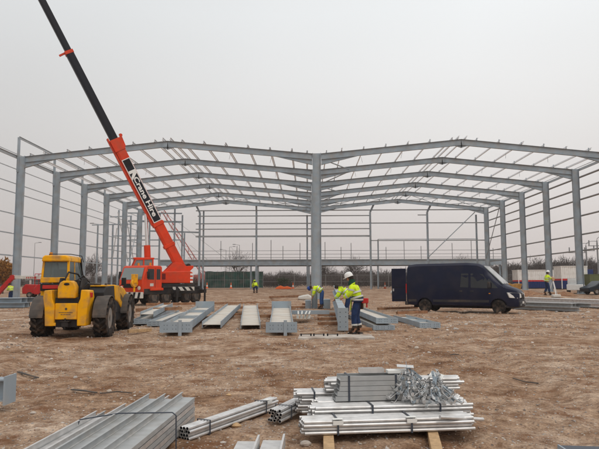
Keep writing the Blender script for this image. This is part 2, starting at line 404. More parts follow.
# valley gutter beams, eaves beams
for x, z in ((XL-.42, HC-.05), (XR+.42, HC-.05)):
    mb = MB(); mb.zee((x, D1-BAY, z), (x, Y6, z), .28, .09, .012); bp(mb, 'eaves_beam', M['purlin'])
    mb = MB(); mb.bar((x, D1-BAY, z+.28), (x, Y6, z+.28), .05); bp(mb, 'eaves_beam', M['purlin'])
for zz in (12.4, 11.0, 10.1, 8.1, 6.25, 4.17):
    for y0, y1 in ((D1-BAY, D1-.2), (D1+.05, Y6)):
        mb = MB(); mb.zee((XL-.43, y0, zz), (XL-.43, y1, zz), .18, .07, .012, up=(1,0,0)); bp(mb, 'side_rail', M['purlin'])
for zz in (12.75, 11.5, 10.35, 8.6, 6.6, 4.9):
    mb = MB(); mb.zee((XR+.43, D1-BAY, zz), (XR+.43, Y6, zz), .18, .07, .012, up=(1,0,0)); bp(mb, 'side_rail', M['purlin'])
# parapet on the left eaves
for i in range(4):
    y = D1+BAY*i; mb = MB(); mb.bar((XL-.3, y, HC-1.5), (XL-.3, y, 15.5), .2, .2, up=(1,0,0)); bp(mb, 'parapet_post')
mb = MB(); mb.zee((XL-.3, D1, 15.5), (XL-.3, D1+3*BAY+.3, 15.5), .2, .07, .012); bp(mb, 'parapet_rail', M['purlin'])
# gable wall at the far end
YG = D1+BAY*5
def roofz(x):
    for (x0, z0, x1, z1) in SL:
        lo, hi = min(x0, x1), max(x0, x1)
        if lo-.5 <= x <= hi+.5: return z0+(z1-z0)*(x-x0)/(x1-x0)
    return HC
gp = [XC-9.26*2, XC-9.26, XC+9.26, XC+9.26*2]
for x in gp:
    zt = roofz(x)-.75; g = zc(x, YG); mb = MB(); mb.ibeam((x, YG+.5, g), (x, YG+.5, zt-.9), .30, .2, .02, .012, up=(1,0,0)); 
    o = bp(mb, 'gable_post')
    sx = -1 if x < XC else 1; sx = {0: -1, 1: 0, 2: 1, 3: 1}[gp.index(x)]
    mb = MB(); mb.ibeam((x, YG+.5, zt-.9), (x+sx*.55, YG+.15, zt+.3), .28, .18, .02, .012, up=(1,0,0)); sub(mb, 'cranked_head', o)
for x in (XC-1.0, XR-1.4, XC-9.26*2+.55):
    mb = MB(); mb.ibeam((x, YG+.9, zc(x, YG)), (x, YG+.9, roofz(x)-1.2), .25, .2, .02, .012, up=(1,0,0)); bp(mb, 'gable_post')
for zz, xa, xb, th in ((13.35, gp[0], XR, .12), (12.45, gp[0]-.4, XC, .12), (12.45, XC, gp[2], .12), (11.2, gp[0], XR, .14), (10.3, gp[0], gp[2], .12), (9.1, gp[0], XC, .24), (9.1, XC, gp[2], .24), (8.35, gp[2], XR, .12), (12.5, gp[3]-1.5, gp[3], .1)):
    mb = MB(); mb.zee((xa-(.7 if xa == gp[0] else 0), YG+.72, zz), (xb, YG+.72, zz), th+.04, .06, .012); bp(mb, 'gable_rail', M['purlin'])
mb = MB(); mb.tube((XR-1.7, YG+.4, 12.9), (gp[3], YG+.4, 5.6), .07); bp(mb, 'brace')
mb = MB(); mb.tube((XR-.3, YG-BAY+.5, 12.6), (XR-.3, YG-.3, 5.4), .06); bp(mb, 'brace')
# roof plane bracing
for (xa, ya, xb, yb) in ((XC+.5, D1+.2, XC+3.6, D1+BAY-.2), (XC+3.6, D1+BAY*1+.2, XC+.5, D1+BAY*2-.2), (XC+.5, D1+BAY*2+.2, XC+3.6, D1+BAY*3-.2), (XC+3.6, D1+BAY*3, XC+.5, D1+BAY*4), (XC+.5, D1+BAY*4, XC+3.6, D1+BAY*5)):
    mb = MB(); mb.tube((xa, ya, roofz(xa)-.5), (xb, yb, roofz(xb)-.35), .06); bp(mb, 'brace')
for xa, xb in ((-26, -20), (-20, -26), (-20, -13.5), (-13.5, -20), (-13.5, -7), (-7, -13.5), (-7, -.2), (-.2, -7), (1.8, 8), (8, 1.8), (8, 14.5), (14.5, 8), (14.5, 21), (21, 14.5), (21, 28), (28, 21)):
    mb = MB(); mb.tube((xa, YG-BAY, roofz(xa)-.3), (xb, YG, roofz(xb)-.3), .045, n=6); bp(mb, 'brace')
# left side wall bracing in the rear bay and secondary columns
for ya, yb in ((YG-BAY, YG),):
    mb = MB(); mb.tube((XL, ya, .4), (XL, yb, 12.6), .05); bp(mb, 'brace')
    mb = MB(); mb.tube((XL, yb, .4), (XL, ya, 12.6), .05); bp(mb, 'brace')

# ---- first floor steel at the rear
YM = YG+3.6
MZ = empty('mezzanine_floor', (XC, YM, zc(0, YM)), 'long raised floor beam with guard rail across the far end of the frame', 'mezzanine')
def mz(mb, name, m=None):
    o = mb.build(name, m or S, MZ)
    for v in o.data.vertices: v.co -= MZ.location
    return o
xa, xb = aty(158, 265, YM).x, aty(505, 265, YM).x
zt, zb = 5.35, 4.45
for yy in (YM, YM+6):
    mb = MB(); mb.ibeam((xa, yy, (zt+zb)/2), (xb, yy, (zt+zb)/2), zt-zb, .3, .05, .03); mz(mb, 'floor_beam')
mb = MB(); mb.box((xa, YM-.1, zt+.004), (xb, YM+6.1, zt+.12)); mz(mb, 'floor_deck', M['galv_dull'])
for px in (168, 203, 251, 258, 309, 371, 378, 428, 500):
    x = aty(px, 270, YM+.1).x; mb = MB(); mb.ibeam((x, YM+.1, zc(x, YM)), (x, YM+.1, zb), .26, .24, .02, .014, up=(1,0,0)); mz(mb, 'post')
for k in range(8):
    x = xa+(xb-xa)*(k+.3)/8; mb = MB(); mb.ibeam((x, YM, (zt+zb)/2), (x, YM+6, (zt+zb)/2), .5, .2); mz(mb, 'cross_beam')
for px, py in ((221, 241), (237, 246), (252.5, 243), (271, 240), (283, 246), (300, 243), (325, 242), (341, 247), (351, 243), (386, 247), (404, 241), (421, 246), (452, 243), (471, 240), (493, 248)):
    p = aty(px, py, YM-.12); mb = MB(); mb.tube((p.x, YM-.12, zt+.12), (p.x, YM-.12, p.z), .05, n=6); mz(mb, 'guard_post', M['pole'])
for z in (5.75, 6.3, 6.9):
    mb = MB(); mb.tube((xa+5, YM-.12, z), (xb, YM-.12, z), .035, n=5); mz(mb, 'guard_rail', M['pole'])
x = aty(378, 242, YM-.2).x; mb = MB(); mb.ibeam((x, YM-.2, zt), (x, YM-.2, 8.7), .2, .2, up=(1,0,0)); mz(mb, 'post')
x2 = aty(478, 242, YM-.2).x; mb = MB(); mb.bar((x, YM-.2, 8.75), (x2, YM-.2, 8.75), .1); mz(mb, 'guard_rail')

# ---- stair core frame at rear left
ST = empty('stair_tower_frame', aty(160, 290, YG+1), 'smaller grey steel tower frame of close posts and beams at the rear left corner', 'steel tower frame')
def st(mb, name, m=None):
    o = mb.build(name, m or S, ST)
    for v in o.data.vertices: v.co -= ST.location
    return o
for px, top, yy in ((98, 224, YG+12), (113, 224, YG+9), (119, 210, YG+9), (131, 216, YG+8), (138, 213, YG+3), (150, 213, YG+6), (160, 213, YG+1), (175, 206, YG+1), (182.5, 215, YG+2), (184.5, 233, YG+8)):
    p = aty(px, top, yy); mb = MB(); mb.ibeam((p.x, yy, zc(p.x, yy)), (p.x, yy, p.z), .24, .22, .02, .014, up=(1,0,0)); st(mb, 'post')
for p0, y0, p1, y1, th in (((128, 213), YG+1.3, (182, 213.5), YG+1.3, .22), ((128, 221), YG+1.3, (183, 222), YG+1.3, .3), ((150, 231), YG+2.3, (200, 232.5), YG+2.3, .25), ((92, 225), YG+9.3, (134, 224), YG+9.3, .2), ((110, 217), YG+9.3, (132, 216), YG+9.3, .2), ((113, 236), YG+9.3, (150, 236), YG+9.3, .18), ((108, 246), YG+9.3, (160, 246), YG+9.3, .18), ((100, 258), YG+9.3, (160, 259), YG+9.3, .2), ((128, 240), YG+1.3, (182, 240), YG+1.3, .18)):
    mb = MB(); mb.bar(aty(*p0, y0), aty(*p1, y1), .12, th); st(mb, 'beam')
mb = MB(); mb.tube(aty(128, 262, YG+5), aty(118, 212, YG+5), .09); st(mb, 'brace', M['galv_dull'])
mb = MB(); mb.tube(aty(112, 262, YG+5), aty(117, 228, YG+5), .07); st(mb, 'brace', M['galv_dull'])
# ---------------------------------------------------------------- steel members lying on the ground
def lying_member(near, far, zn, zf, wn, wf, flw, label, cat='steel beam', stub=False, farplate=False, seed=0, nearplate=True, up=None, group='steel beams laid out on timber bearers'):
    """I-section on its side: web flat, flanges upright. near/far = world centre of the underside"""
    a = V((near.x, near.y, zn)); b = V((far.x, far.y, zf)); d = (b-a).normalized(); r = V((d.y, -d.x, 0)).normalized(); u = r.cross(d)
    if u.z < 0: u = -u
    root = empty('steel_beam', a, label, cat, group=group)
    L = (b-a).length; t = .022
    def loc(s, x, z): return d*s + r*x + u*z
    mb = MB(); wz = flw/2
    vs = [loc(0, -wn/2+t, wz-.008), loc(0, wn/2-t, wz-.008), loc(L, wf/2-t, wz-.008), loc(L, -wf/2+t, wz-.008)]; vs += [v+u*.016 for v in vs]
    mb.add(vs, [(0,3,2,1),(4,5,6,7),(0,1,5,4),(1,2,6,5),(2,3,7,6),(3,0,4,7)]); mb.build('web', M['steel_web'], root)
    for s in (-1, 1):
        mb = MB(); x0, x1 = s*wn/2, s*wf/2; i = -s*t
        vs = [loc(0, x0, 0), loc(0, x0+i, 0), loc(L, x1+i, 0), loc(L, x1, 0)]; vs += [v+u*flw for v in vs]
        mb.add(vs, [(0,3,2,1),(4,5,6,7),(0,1,5,4),(1,2,6,5),(2,3,7,6),(3,0,4,7)]); mb.build('flange', S, root, bevel=.004)
    for s_ in (.33, .66):
        mb = MB(); c = loc(L*s_, 0, 0); w = wn+(wf-wn)*s_-.05
        vs = [c+r*x+d*e+u*z for z in (wz+.01, flw-.01) for x, e in ((-w/2, -.006), (w/2, -.006), (w/2, .006), (-w/2, .006))]
        if seed % 2 == 0: mb.add(vs, [(0,3,2,1),(4,5,6,7),(0,1,5,4),(1,2,6,5),(2,3,7,6),(3,0,4,7)]); mb.build('stiffener', S, root)
    def plate(s0, w, z0, z1, holes):
        mb = MB(); vs = [loc(s0+e, x, z) for z in (z0, z1) for x, e in ((-w/2, -.012), (w/2, -.012), (w/2, .012), (-w/2, .012))]
        mb.add(vs, [(0,3,2,1),(4,5,6,7),(0,1,5,4),(1,2,6,5),(2,3,7,6),(3,0,4,7)])
        if holes:
            for hx in (-.36, -.27, -.1, .0, .2, .32, .40):
                for hz in (.33, .7):
                    c = loc(s0-.014, hx*w, z0+(z1-z0)*hz); mb.tube(c, c-d*.003, .010, n=8, mi=1)
        mb.build('end_plate', [S, M['dark']], root)
    if nearplate: plate(-.015, wn+(.22 if stub else .06), -.03 if stub else 0, flw+(.03 if stub else 0), True)
    if farplate: plate(L+.015, wf+.12, -.05, flw+.2, False)
    if stub:
        mb = MB(); c = loc(-.03, wn*.16, flw*.3); mb.prism([(-.05,-.26),(.05,-.26),(.05,.26),(-.05,.26)], c+d*.01, c-d*.02, u); mb.build('cleat', S, root)
    return root
def mk(npx, npy, fpx, fpy, zn, zf, wn, wf, flw, label, **k):
    n = atz(npx, npy, zn); f = atz(fpx, fpy, zf+flw)
    return lying_member(n, f, zn, zf, wn, wf, flw, label, **k)
mk(176, 331.5, 205, 305.5, .12, .22, .74, .78, .25, 'widest drilled-end beam with cleat, just right of the yellow telehandler', stub=True, farplate=True)
mk(211.5, 328, 234, 303.5, .06, .22, .64, .72, .22, 'plain-ended grey beam slanting right, between two beams with cleats', nearplate=False, seed=1)
mk(250.5, 328.5, 250.5, 303.5, .05, .22, .66, .74, .22, 'plain pale-webbed grey beam pointing straight at the viewer', nearplate=False, seed=1)
mk(281.5, 331.5, 281.5, 305.5, .10, .24, .72, .80, .25, 'drilled-end beam with cleat lying left of the four short white sections', stub=True, farplate=True, seed=1)
mk(142, 324, 172, 306, .04, .1, .62, .62, .19, 'grey beam on its side nearest to the yellow telehandler front wheel', seed=1)
mk(155, 326, 184, 310, .04, .1, .5, .5, .18, 'narrower grey beam lying beside the drilled beam near the telehandler', seed=1)
mk(147, 317, 168, 303, .30, .30, .5, .5, .2, 'grey beam lying on top of rusty bearers below the crane hook', seed=1, nearplate=False)
mk(387, 323.5, 357, 307.5, .16, .24, .70, .6, .19, 'grey beam on its side right behind the standing worker, upper of two', seed=1)
mk(384, 330, 352, 313.5, .0, .02, .66, .55, .15, 'grey beam on the ground under another, right of the standing worker boots', seed=1)
mk(430, 328, 400, 315, .02, .06, .66, .55, .18, 'short grey beam with pale web lying in front of the van rear wheel', seed=0)
# upright girder being bolted up
a = atz(343, 330, .05); b = aty(334.5, 300, 36.5)
G_ = empty('steel_girder', a, 'deep grey girder standing on edge beside the standing worker in white hat', 'steel girder')
d = V((b.x-a.x, b.y-a.y, .36)); n = d.normalized()
mb = MB(); mb.ibeam(V((0,0,.33)), d+V((0,0,.33)), .62, .25, .025, .014); mb.build('beam', S, G_, bevel=.004)
mb = MB(); mb.box((-.17, -.03, -.02), (.17, -.005, .70)); 
for z in (.1, .25, .42, .56):
    for x in (-.09, .09): mb.tube((x, -.031, z), (x, -.034, z), .014, n=8, mi=1)
mb.build('end_plate', [S, M['dark']], G_)
mb = MB(); mb.ibeam(d*.55+V((.05,0,.72)), d*.99+V((.05,0,.85)), .25, .2, .02, .012); mb.build('haunch', S, G_)
# pieces around worker at the centre
p = gnd(314.5, 309); mb = MB(); mb.ibeam((0,0,0), (0,0,1.05), .36, .3, .02, .014, up=(1,0,0)); mb.box((-.55,.3,0),(-.2,1.6,.5)); mb.box((.5,.2,0),(.95,1.5,.55))
o = mb.build('steel_stub', S, None, loc=p); tag(o, 'upright grey steel offcut in front of the bent worker in blue hat', 'steel offcut')
p = gnd(306, 300); mb = MB(); mb.poly([(-.7,0),(.5,0),(.55,.3),(.2,.5),(-.3,.42),(-.75,.3)],0,.8,'Y'); o = mb.build('pallet_sack', M['offwhite'], None, loc=p, bevel=.12, smooth=True); tag(o, 'pale bulky sack on the ground left of the worker in blue hat', 'sack')
# four short white sections
SP = atz(303, 321, .1)
for k in range(4):
    mb = MB(); s_ = -.04+.03*k; mb.zee((0,0,.14), (s_+(.03 if k == 2 else 0), 2.1, .16), .17, .05, .012); mb.bar((0,0,.05),(s_,2.1,.06),.10,.012)
    o = mb.build('short_section', M['offwhite'], None, loc=SP+V((-.20+.135*k, 0, .04)))
    tag(o, ['leftmost', 'second from left', 'third, slightly skewed', 'rightmost'][k]+' of four short whitish steel sections side by side', 'steel section', 'short white sections')
mb = MB(); mb.bar((-.75, 0, .08), (.85, .05, .08), .22, .16); o = mb.build('steel_offcut', S, None, loc=SP+V((.25, 2.6, .12))); tag(o, 'dark grey offcut lying across behind the four short white sections', 'steel offcut')

# rusty/muddy timber bearers
def bearer(x0, y0, x1, y1, z, th, label, m='oldtimber'):
    c = V(((x0+x1)/2, (y0+y1)/2, 0)); d_ = V((x1-x0, y1-y0, 0))/2; g = ground_at(c.x, c.y)
    mb = MB(); mb.bar(-d_, d_, th*1.15, th)
    o = mb.build('timber_bearer', M[m], None, loc=(c.x, c.y, max(g, 0)+z+th/2), bevel=.008); tag(o, label, 'timber', 'timber bearers between the steel'); return o
def bpx(pxa, pya, pxb, pyb, th, label, z=0., m='oldtimber'):
    A_ = gnd(pxa, pya); B_ = gnd(pxb, pyb); return bearer(A_.x, A_.y, B_.x, B_.y, z, th, label, m)
bpx(136, 319, 181, 317, .14, 'rusty brown bearer crossing the beams just right of the telehandler', .32)
bpx(146, 310.5, 196, 309.5, .14, 'long brown bearer below the crane rear outrigger', .28)
bpx(214, 317, 247, 316.5, .12, 'brown bearer bridging the plain slanting beam and the straight beam')
bpx(258, 318.5, 272, 318, .12, 'short brown bearer left of the raised-plate beam')
bpx(232, 309, 246, 308.5, .13, 'short rust-coloured bearer behind the slanting beam')
bpx(258, 309, 330, 308, .13, 'long brown bearer behind the four white sections')
bpx(150, 304.5, 268, 303.5, .12, 'farthest long thin bearer running behind the lying beams')
bpx(318, 316, 338, 315.5, .11, 'orange-brown bearer left of the upright girder, farthest of three')
bpx(318, 320.5, 337, 320, .11, 'orange-brown bearer left of the upright girder, middle of three')
bpx(318, 326, 339, 325.5, .11, 'orange-brown bearer left of the upright girder, nearest of three')
bpx(346, 331, 372, 331, .10, 'muddy bearer beside the standing worker boots')
bpx(378, 311, 417, 309.5, .13, 'dark brown bearer left of the van rear wheel', .05)
bpx(397, 316.5, 427, 315.5, .13, 'rusty bearer in front of the van rear wheel', .1)
bpx(270, 299, 298, 297, .2, 'yellowish timber lying far back near the orange barrier')
bpx(303, 305, 324, 306, .13, 'rusty bar at the feet of the bent worker')
bpx(128, 333, 151, 331.5, .10, 'broken pale timber scrap right of the telehandler front wheel', 0, 'timber')
# pads
def pad(px0, py0, px1, py1, dep, label, h=.06):
    A_ = gnd(px0, py0); B_ = gnd(px1, py1); g = ground_at((A_.x+B_.x)/2, (A_.y+B_.y)/2)
    mb = MB(); n = 14
    pts = []
    for i in range(n+1): t = i/n; pts.append((A_.x+(B_.x-A_.x)*t, A_.y+random.uniform(-.07, .07)))
    for i in range(n, -1, -1): t = i/n; pts.append((A_.x+(B_.x-A_.x)*t+random.uniform(-.05, .05), A_.y+dep+random.uniform(-.08, .08)))
    mb.poly(pts, g-.15, g+h, 'Z'); o = mb.build('concrete_pad', M['concrete'], None, bevel=.01); tag(o, label, 'concrete pad')
    return g+h
PADZ = pad(298, 339, 375, 339, 1.0, 'pale muddy concrete strip under the standing worker', .05)
pad(312, 313, 342, 313, .9, 'small concrete pad behind the three orange-brown bearers', .04)
for px in (301, 314, 328):
    p = atz(px+5, 337, PADZ); mb = MB(); mb.tube((-.14,0,0),(-.14,0,.07),.02); mb.tube((.14,0,0),(.14,0,.07),.02); mb.tube((-.17,0,.05),(.17,0,.05),.009); o = mb.build('holding_down_bolts', M['dark'], None, loc=(p.x, p.y+.3, PADZ)); tag(o, {301: 'leftmost', 314: 'middle', 328: 'rightmost'}[px]+' pair of dark anchor bolts in the concrete strip', 'anchor bolts', 'anchor bolts')

# long pale steel right
def longstack(p0, p1, n, layers, w, h, label, m):
    root = empty('steel_stack', p0, label, 'steel stack'); d_ = p1-p0; r = V((d_.y, -d_.x, 0)).normalized()
    for l in range(layers):
        for i in range(n-l):
            mb = MB(); o_ = r*((i-(n-l)/2)*(w*1.15)); e = random.uniform(-.6, .6)*d_.normalized()
            mb.ibeam(o_+e+V((0,0,h*(l+.5))), o_+d_+e+V((0,0,h*(l+.5))), h*.96, w, .02, .014); mb.build('beam', m, root)
    return root
q0 = gnd(521, 303.5); q1 = gnd(640, 310); longstack(q0+V((0,0,.03)), q1+V((0,0,.05)), 5, 2, .28, .22, 'long pale steel lengths stacked at the right edge in front of the surveyor', M['galv'])
q0 = gnd(513, 309); q1 = gnd(575, 311.5); longstack(q0+V((0,0,.03)), q1+V((0,0,.03)), 4, 2, .3, .2, 'shorter grey steel stack just right of the van bumper', M['galv_dull'])
q0 = gnd(-40, 308); q1 = gnd(32, 307.5); longstack(q0+V((0,0,.03)), q1+V((0,0,.03)), 4, 2, .5, .3, 'blue-grey steel beams stacked at the left edge behind the telehandler', S)

# ---------------------------------------------------------------- foreground tubes
def bundle(c, yaw, L, nx, nz, r, label, ends='both', jit=.03, straps=(.25, .75), tags=(), hexa=True, drop=0., group='bundles of galvanised tubes', m='galv', tilt=0.):
    root = empty('tube_bundle', c, label, 'tube bundle', rz=yaw, group=group); root.rotation_euler.y = tilt
    pz = r*1.8; k = 0
    for j in range(nz):
        for i in range(nx - (j % 2)):
            y = (i-(nx-1)/2+(.5 if j % 2 else 0))*2.03*r; z = r+j*pz; e = random.uniform(-jit, jit); w0 = random.uniform(-.006, .006)
            mb = MB(); mb.tube((-L/2+e, y+w0, z), (L/2+e, y-w0, z), r*.92, n=12, cap=False)
            for s in (-1, 1):
                x = s*L/2+e; a_ = []; n = 12; yy = y+(w0 if s < 0 else -w0)
                for rad in (r*.92, r*.76):
                    for q in range(n): a_.append((x, yy+math.cos(2*PI*q/n)*rad, z+math.sin(2*PI*q/n)*rad))
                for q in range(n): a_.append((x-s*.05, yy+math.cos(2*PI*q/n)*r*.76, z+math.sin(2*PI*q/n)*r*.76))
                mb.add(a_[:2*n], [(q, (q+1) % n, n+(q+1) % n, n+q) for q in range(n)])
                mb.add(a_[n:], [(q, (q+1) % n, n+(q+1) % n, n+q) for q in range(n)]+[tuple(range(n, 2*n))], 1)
            mb.build('tube', [M[m], M['bore']], root, smooth=True); k += 1
    W = nx*2.03*r/2+.004; H = 2*r+(nz-1)*pz+.004
    for s in straps:
        x = (s-.5)*L; mb = MB()
        for (ya, za, yb, zb_) in ((-W, 0, -W, H), (W, 0, W, H), (-W, H, W, H), (-W, 0, W, 0)):
            mb.bar((x, ya, za), (x, yb, zb_), .018, .004, up=(0, 1, 0) if ya == yb else (0, 0, 1))
        mb.build('strap', M['strap'], root)
    for s, hh in tags:
        x = (s-.5)*L; mb = MB(); mb.box((x-.05, -W-.008, H-hh), (x+.05, -W-.004, H-.005)); mb.box((x-.05, -W, H+.004), (x+.05, -W+.06, H+.007)); mb.build('paper_label', M['paper'], root)
    return root
def bset(pxl, pyl, pxr, pyr, zl, nx, nz, r, label, extra=0, **k):
    """pixels of the lower front edge's ends at height zl"""
    A_ = atz(pxl, pyl, zl); B_ = atz(pxr, pyr, zl); d_ = B_-A_; yaw = math.atan2(d_.y, d_.x); W = nx*2.03*r/2
    nrm = V((-math.sin(yaw), math.cos(yaw), 0)); c = (A_+B_)/2+nrm*W
    return bundle(V((c.x, c.y, zl)), yaw, d_.length, nx, nz, r, label, **k), c, yaw
R0 = .0185
def bs2(pxl, yl, pxr, yr, zl, nx, nz, r, label, **k):
    A_ = aty(pxl, 400, yl); B_ = aty(pxr, 400, yr); A_.z = B_.z = 0; d_ = B_-A_; yaw = math.atan2(d_.y, d_.x); W = nx*2.03*r/2
    c = (A_+B_)/2+V((-math.sin(yaw), math.cos(yaw), 0))*W
    return bundle(V((c.x, c.y, zl)), yaw, d_.length, nx, nz, r, label, **k), c, yaw
t1, c1, y1 = bs2(303, 5.90, 473, 6.12, .09, 8, 4, R0, 'front tube bundle on the timbers with two paper labels', tags=((.2, .045), (.63, .045)), straps=(.2, .63), jit=.02)
t2, c2, y2 = bs2(313, 6.22, 471, 6.44, .09, 8, 6, R0, 'tube bundle directly behind the front one', straps=(.37, .8), jit=.035)
t3, c3, y3 = bs2(318, 6.54, 464, 6.74, .09, 8, 6, R0, 'third tube bundle back from the front, under the flat profile stack', straps=(.2, .85), jit=.035)
t4, c4, y4 = bs2(299, 6.86, 452, 7.02, .09, 8, 7, R0, 'rear tube bundle sticking out furthest left under the stack', straps=(.1, .9), jit=.05)
t5, c5, y5 = bs2(328, 6.84, 462, 6.98, .335, 7, 4, R0, 'short upper tube bundle at the back, ends showing right of the brackets', straps=(.2, .8), jit=.04)
A_ = atz(283, 423, .06); B_ = atz(309, 408, .06)
t6, c6, y6 = bset(283, 423, 309, 409, .05, 5, 4, R0, 'small bundle of tubes angled off the left end of the pile', straps=(.3,), jit=.04)
# loose tubes
mb = MB(); p0 = aty(440, 420, 6.02); p1 = aty(483, 420, 6.25); p0.z = .243; p1.z = .17; mb.tube(p0-p0, p1-p0, R0, n=12); mb.tube((p1-p0)+V((.0005,0,0)), (p1-p0)+V((.002, 0, 0)), R0*.8, n=12, mi=1)
o = mb.build('loose_tube', [M['galv'], M['bore']], None, loc=p0, smooth=True); tag(o, 'single tube sliding out of the right end of the front bundle', 'tube')
# separate bundle
A_ = atz(190, 441, .02); B_ = atz(279, 408, .02); d_ = B_-A_; yw = math.atan2(d_.y, d_.x); nrm = V((-math.sin(yw), math.cos(yw), 0)); c = (A_+B_)/2+nrm*.07
bundle(V((c.x, c.y, .015)), yw, d_.length, 4, 4, R0, 'separate tube bundle lying slantwise between the purlin stack and the main pile', tags=((.86, .04),), straps=(.18, .82), jit=.012)
# flat profile stack on top
A_ = aty(340, 399, 6.52); A_.z = .30; yw = y3; L = .72
root = empty('profile_stack', (A_.x+L/2-.01, A_.y+.13, .30), 'stack of flat grey folded profiles strapped on top of the tube bundles', 'profile stack', rz=yw)
for k in range(5):
    mb = MB(); e = random.uniform(-.015, .015)-.012*(4-k)
    w = .115; z0 = .002+k*.052
    prof = [(-w, 0), (w, 0), (w, .048), (w-.02, .048), (w-.02, .044), (w-.004, .044), (w-.004, .004), (-w+.004, .004), (-w+.004, .044), (-w+.02, .044), (-w+.02, .048), (-w, .048)]
    mb.prism(prof, (-L/2+e, 0, z0), (L/2+e, 0, z0)); mb.build('folded_profile', M['galv_dull'], root)
for x in (-.27, .24):
    mb = MB(); H = .265
    for (ya, za, yb, zb_) in ((-.12, 0, -.12, H), (.12, 0, .12, H), (-.12, H, .12, H)): mb.bar((x, ya, za), (x, yb, zb_), .02, .004, up=(0,1,0) if ya == yb else (0,0,1))
    mb.build('strap', M['strap'], root)
SZ = .30+.265
mb = MB(); mb.prism([(-.05,0),(.05,0),(.05,.05),(.045,.05),(.045,.005),(-.045,.005),(-.045,.05),(-.05,.05)], (0,0,0), (.27,.03,0)); p = V((A_.x+.22, A_.y+.18, SZ+.004))
o = mb.build('channel_offcut', M['galv'], None, loc=p); tag(o, 'short channel offcut on top of the flat profile stack', 'channel offcut')
mb = MB(); mb.box((0,-.06,0),(.22,.06,.035)); o = mb.build('cardboard_box', M['paper'], None, loc=p+V((.30, -.02, 0)), rz=.1, bevel=.004); tag(o, 'small white package beside the brackets on the profile stack', 'package')
# brackets bunches
def bunch(c, rx, ry, h, n, label, seed):
    random.seed(seed); root = empty('bracket_bunch', c, label, 'bunch of brackets', group='wired bunches of small brackets')
    for k in range(n):
        a_ = random.uniform(0, 2*PI); q = math.sqrt(random.random()); x = rx*q*math.cos(a_); y = ry*q*math.sin(a_)
        zt_ = h*(1-q*.85)*(random.random()**.25)+.03; Lk = random.uniform(.07, .16); w = random.uniform(.006, .015)
        out = V((x*1.2+random.uniform(-.05, .05), y*1.2-.08+random.uniform(-.05, .05), -random.uniform(.06, .16))).normalized()
        p0_ = V((x, y, max(zt_, .03))); p1_ = p0_+out*Lk
        mb = MB(); up = V((random.uniform(-1, 1), random.uniform(-1, 1), random.uniform(.2, 1)))
        mb.bar(p0_, p1_, w*2, .005, up=up)
        dd = (p1_-p0_).normalized(); side = dd.cross(up).normalized(); nn = side.cross(dd)
        mb.bar(p1_, p1_+nn*.035, w*2, .005, up=dd)
        mb.tube((p0_*.6+p1_*.4)+nn*.0028, (p0_*.6+p1_*.4)+nn*.004, .006, n=6, mi=1)
        mb.build('bracket', [(M['galv'], M['steel'], M['galv_dull'])[k % 3], M['bore']], root)
    pts = [V((rx*.5*math.cos(t), ry*.5*math.sin(t), h*.62+.015*math.sin(3*t))) for t in np.linspace(0, 2*PI, 10)]
    mb = MB(); mb.path(pts, .004, 5); mb.build('tie_wire', M['strap'], root)
    random.seed(seed+5)
b1 = aty(408, 388, 6.62); bunch(V((b1.x, 6.64, .29)), .15, .16, .45, 99, 'wired bunch of small galvanised brackets, upper left of the two', 3)
b2 = aty(434, 400, 6.52); bunch(V((b2.x, 6.53, .25)), .19, .23, .42, 99, 'larger wired bunch of galvanised brackets spilling down the right of the pile', 5)
p = atz(414, 398, .28); mb = MB(); mb.box((-.06,-.05,0),(.06,.05,.004)); o = mb.build('paper_label', M['paper'], None, loc=(b1.x+.03, 6.45, .33)); o.rotation_euler = (.9, .2, .7); tag(o, 'loose white paper label below the smaller bracket bunch', 'paper label')
mb = MB(); mb.box((-.07,-.05,0),(.07,.05,.005)); o = mb.build('metal_plate', M['paper'], None, loc=(b2.x+.03, 6.52, .56)); o.rotation_euler = (.5, .25, -.5); tag(o, 'pale flat plate lying on top of the larger bracket bunch', 'metal plate')
mb = MB(); mb.box((-.09,-.05,0),(.09,.05,.006)); o = mb.build('metal_plate', M['galv'], None, loc=(b1.x-.02, 6.66, .64)); o.rotation_euler = (.15, .05, -.1); tag(o, 'bright flat plate lying on top of the smaller bracket bunch', 'metal plate')
# timbers under pile
for pxa, pxb, lab in ((328, 329, 'pale timber bearer under the left half of the tube pile'), (431, 437, 'pale timber bearer under the right half of the tube pile')):
    a_ = atz(pxa, 425, .08); b_ = atz(pxb, 449, .08); dd = (b_-a_).normalized(); st_ = a_-dd*.55; en = a_+dd*1.0
    mb = MB(); mb.bar(st_-a_, en-a_, .10, .075); o = mb.build('timber_bearer', M['timber'], None, loc=(a_.x, a_.y, .048), bevel=.004); tag(o, lab, 'timber', 'timbers under the tube pile')

# Z purlin stacks
def zstack(xl, w, yn, yf, layers, z0, label, dx=0., flip=1, skew=0., group='stacked galvanised purlins', stag=.3):
    root = empty('purlin_stack', ((xl+w/2), (yn+yf)/2, z0), label, 'purlin stack', group=group)
    for k in range(layers):
        t = .004; x0, x1 = -w/2, w/2; z = .07+k*.052; e = random.uniform(-stag, .02) if k == layers-1 else random.uniform(-.05, .02)
        prof = [(x0, z), (x0, z+.062), (x0+.018, z+.062), (x0+.018, z+.058), (x0+t, z+.058), (x0+t, z+t), (x1-.0, z+t), (x1, z-.038), (x1-.018, z-.038), (x1-.018, z-.034), (x1-t, z-.034), (x1-t, z)]
        prof = [(flip*a_, b_) for a_, b_ in prof]
        mb = MB(); L = (yf-yn)/2; mb.prism(prof, (-skew*L, -L, 0), (skew*L, L+e, 0)); mb.build('purlin', M['galv'] if k % 2 else M['galv_dull'], root)
    return root
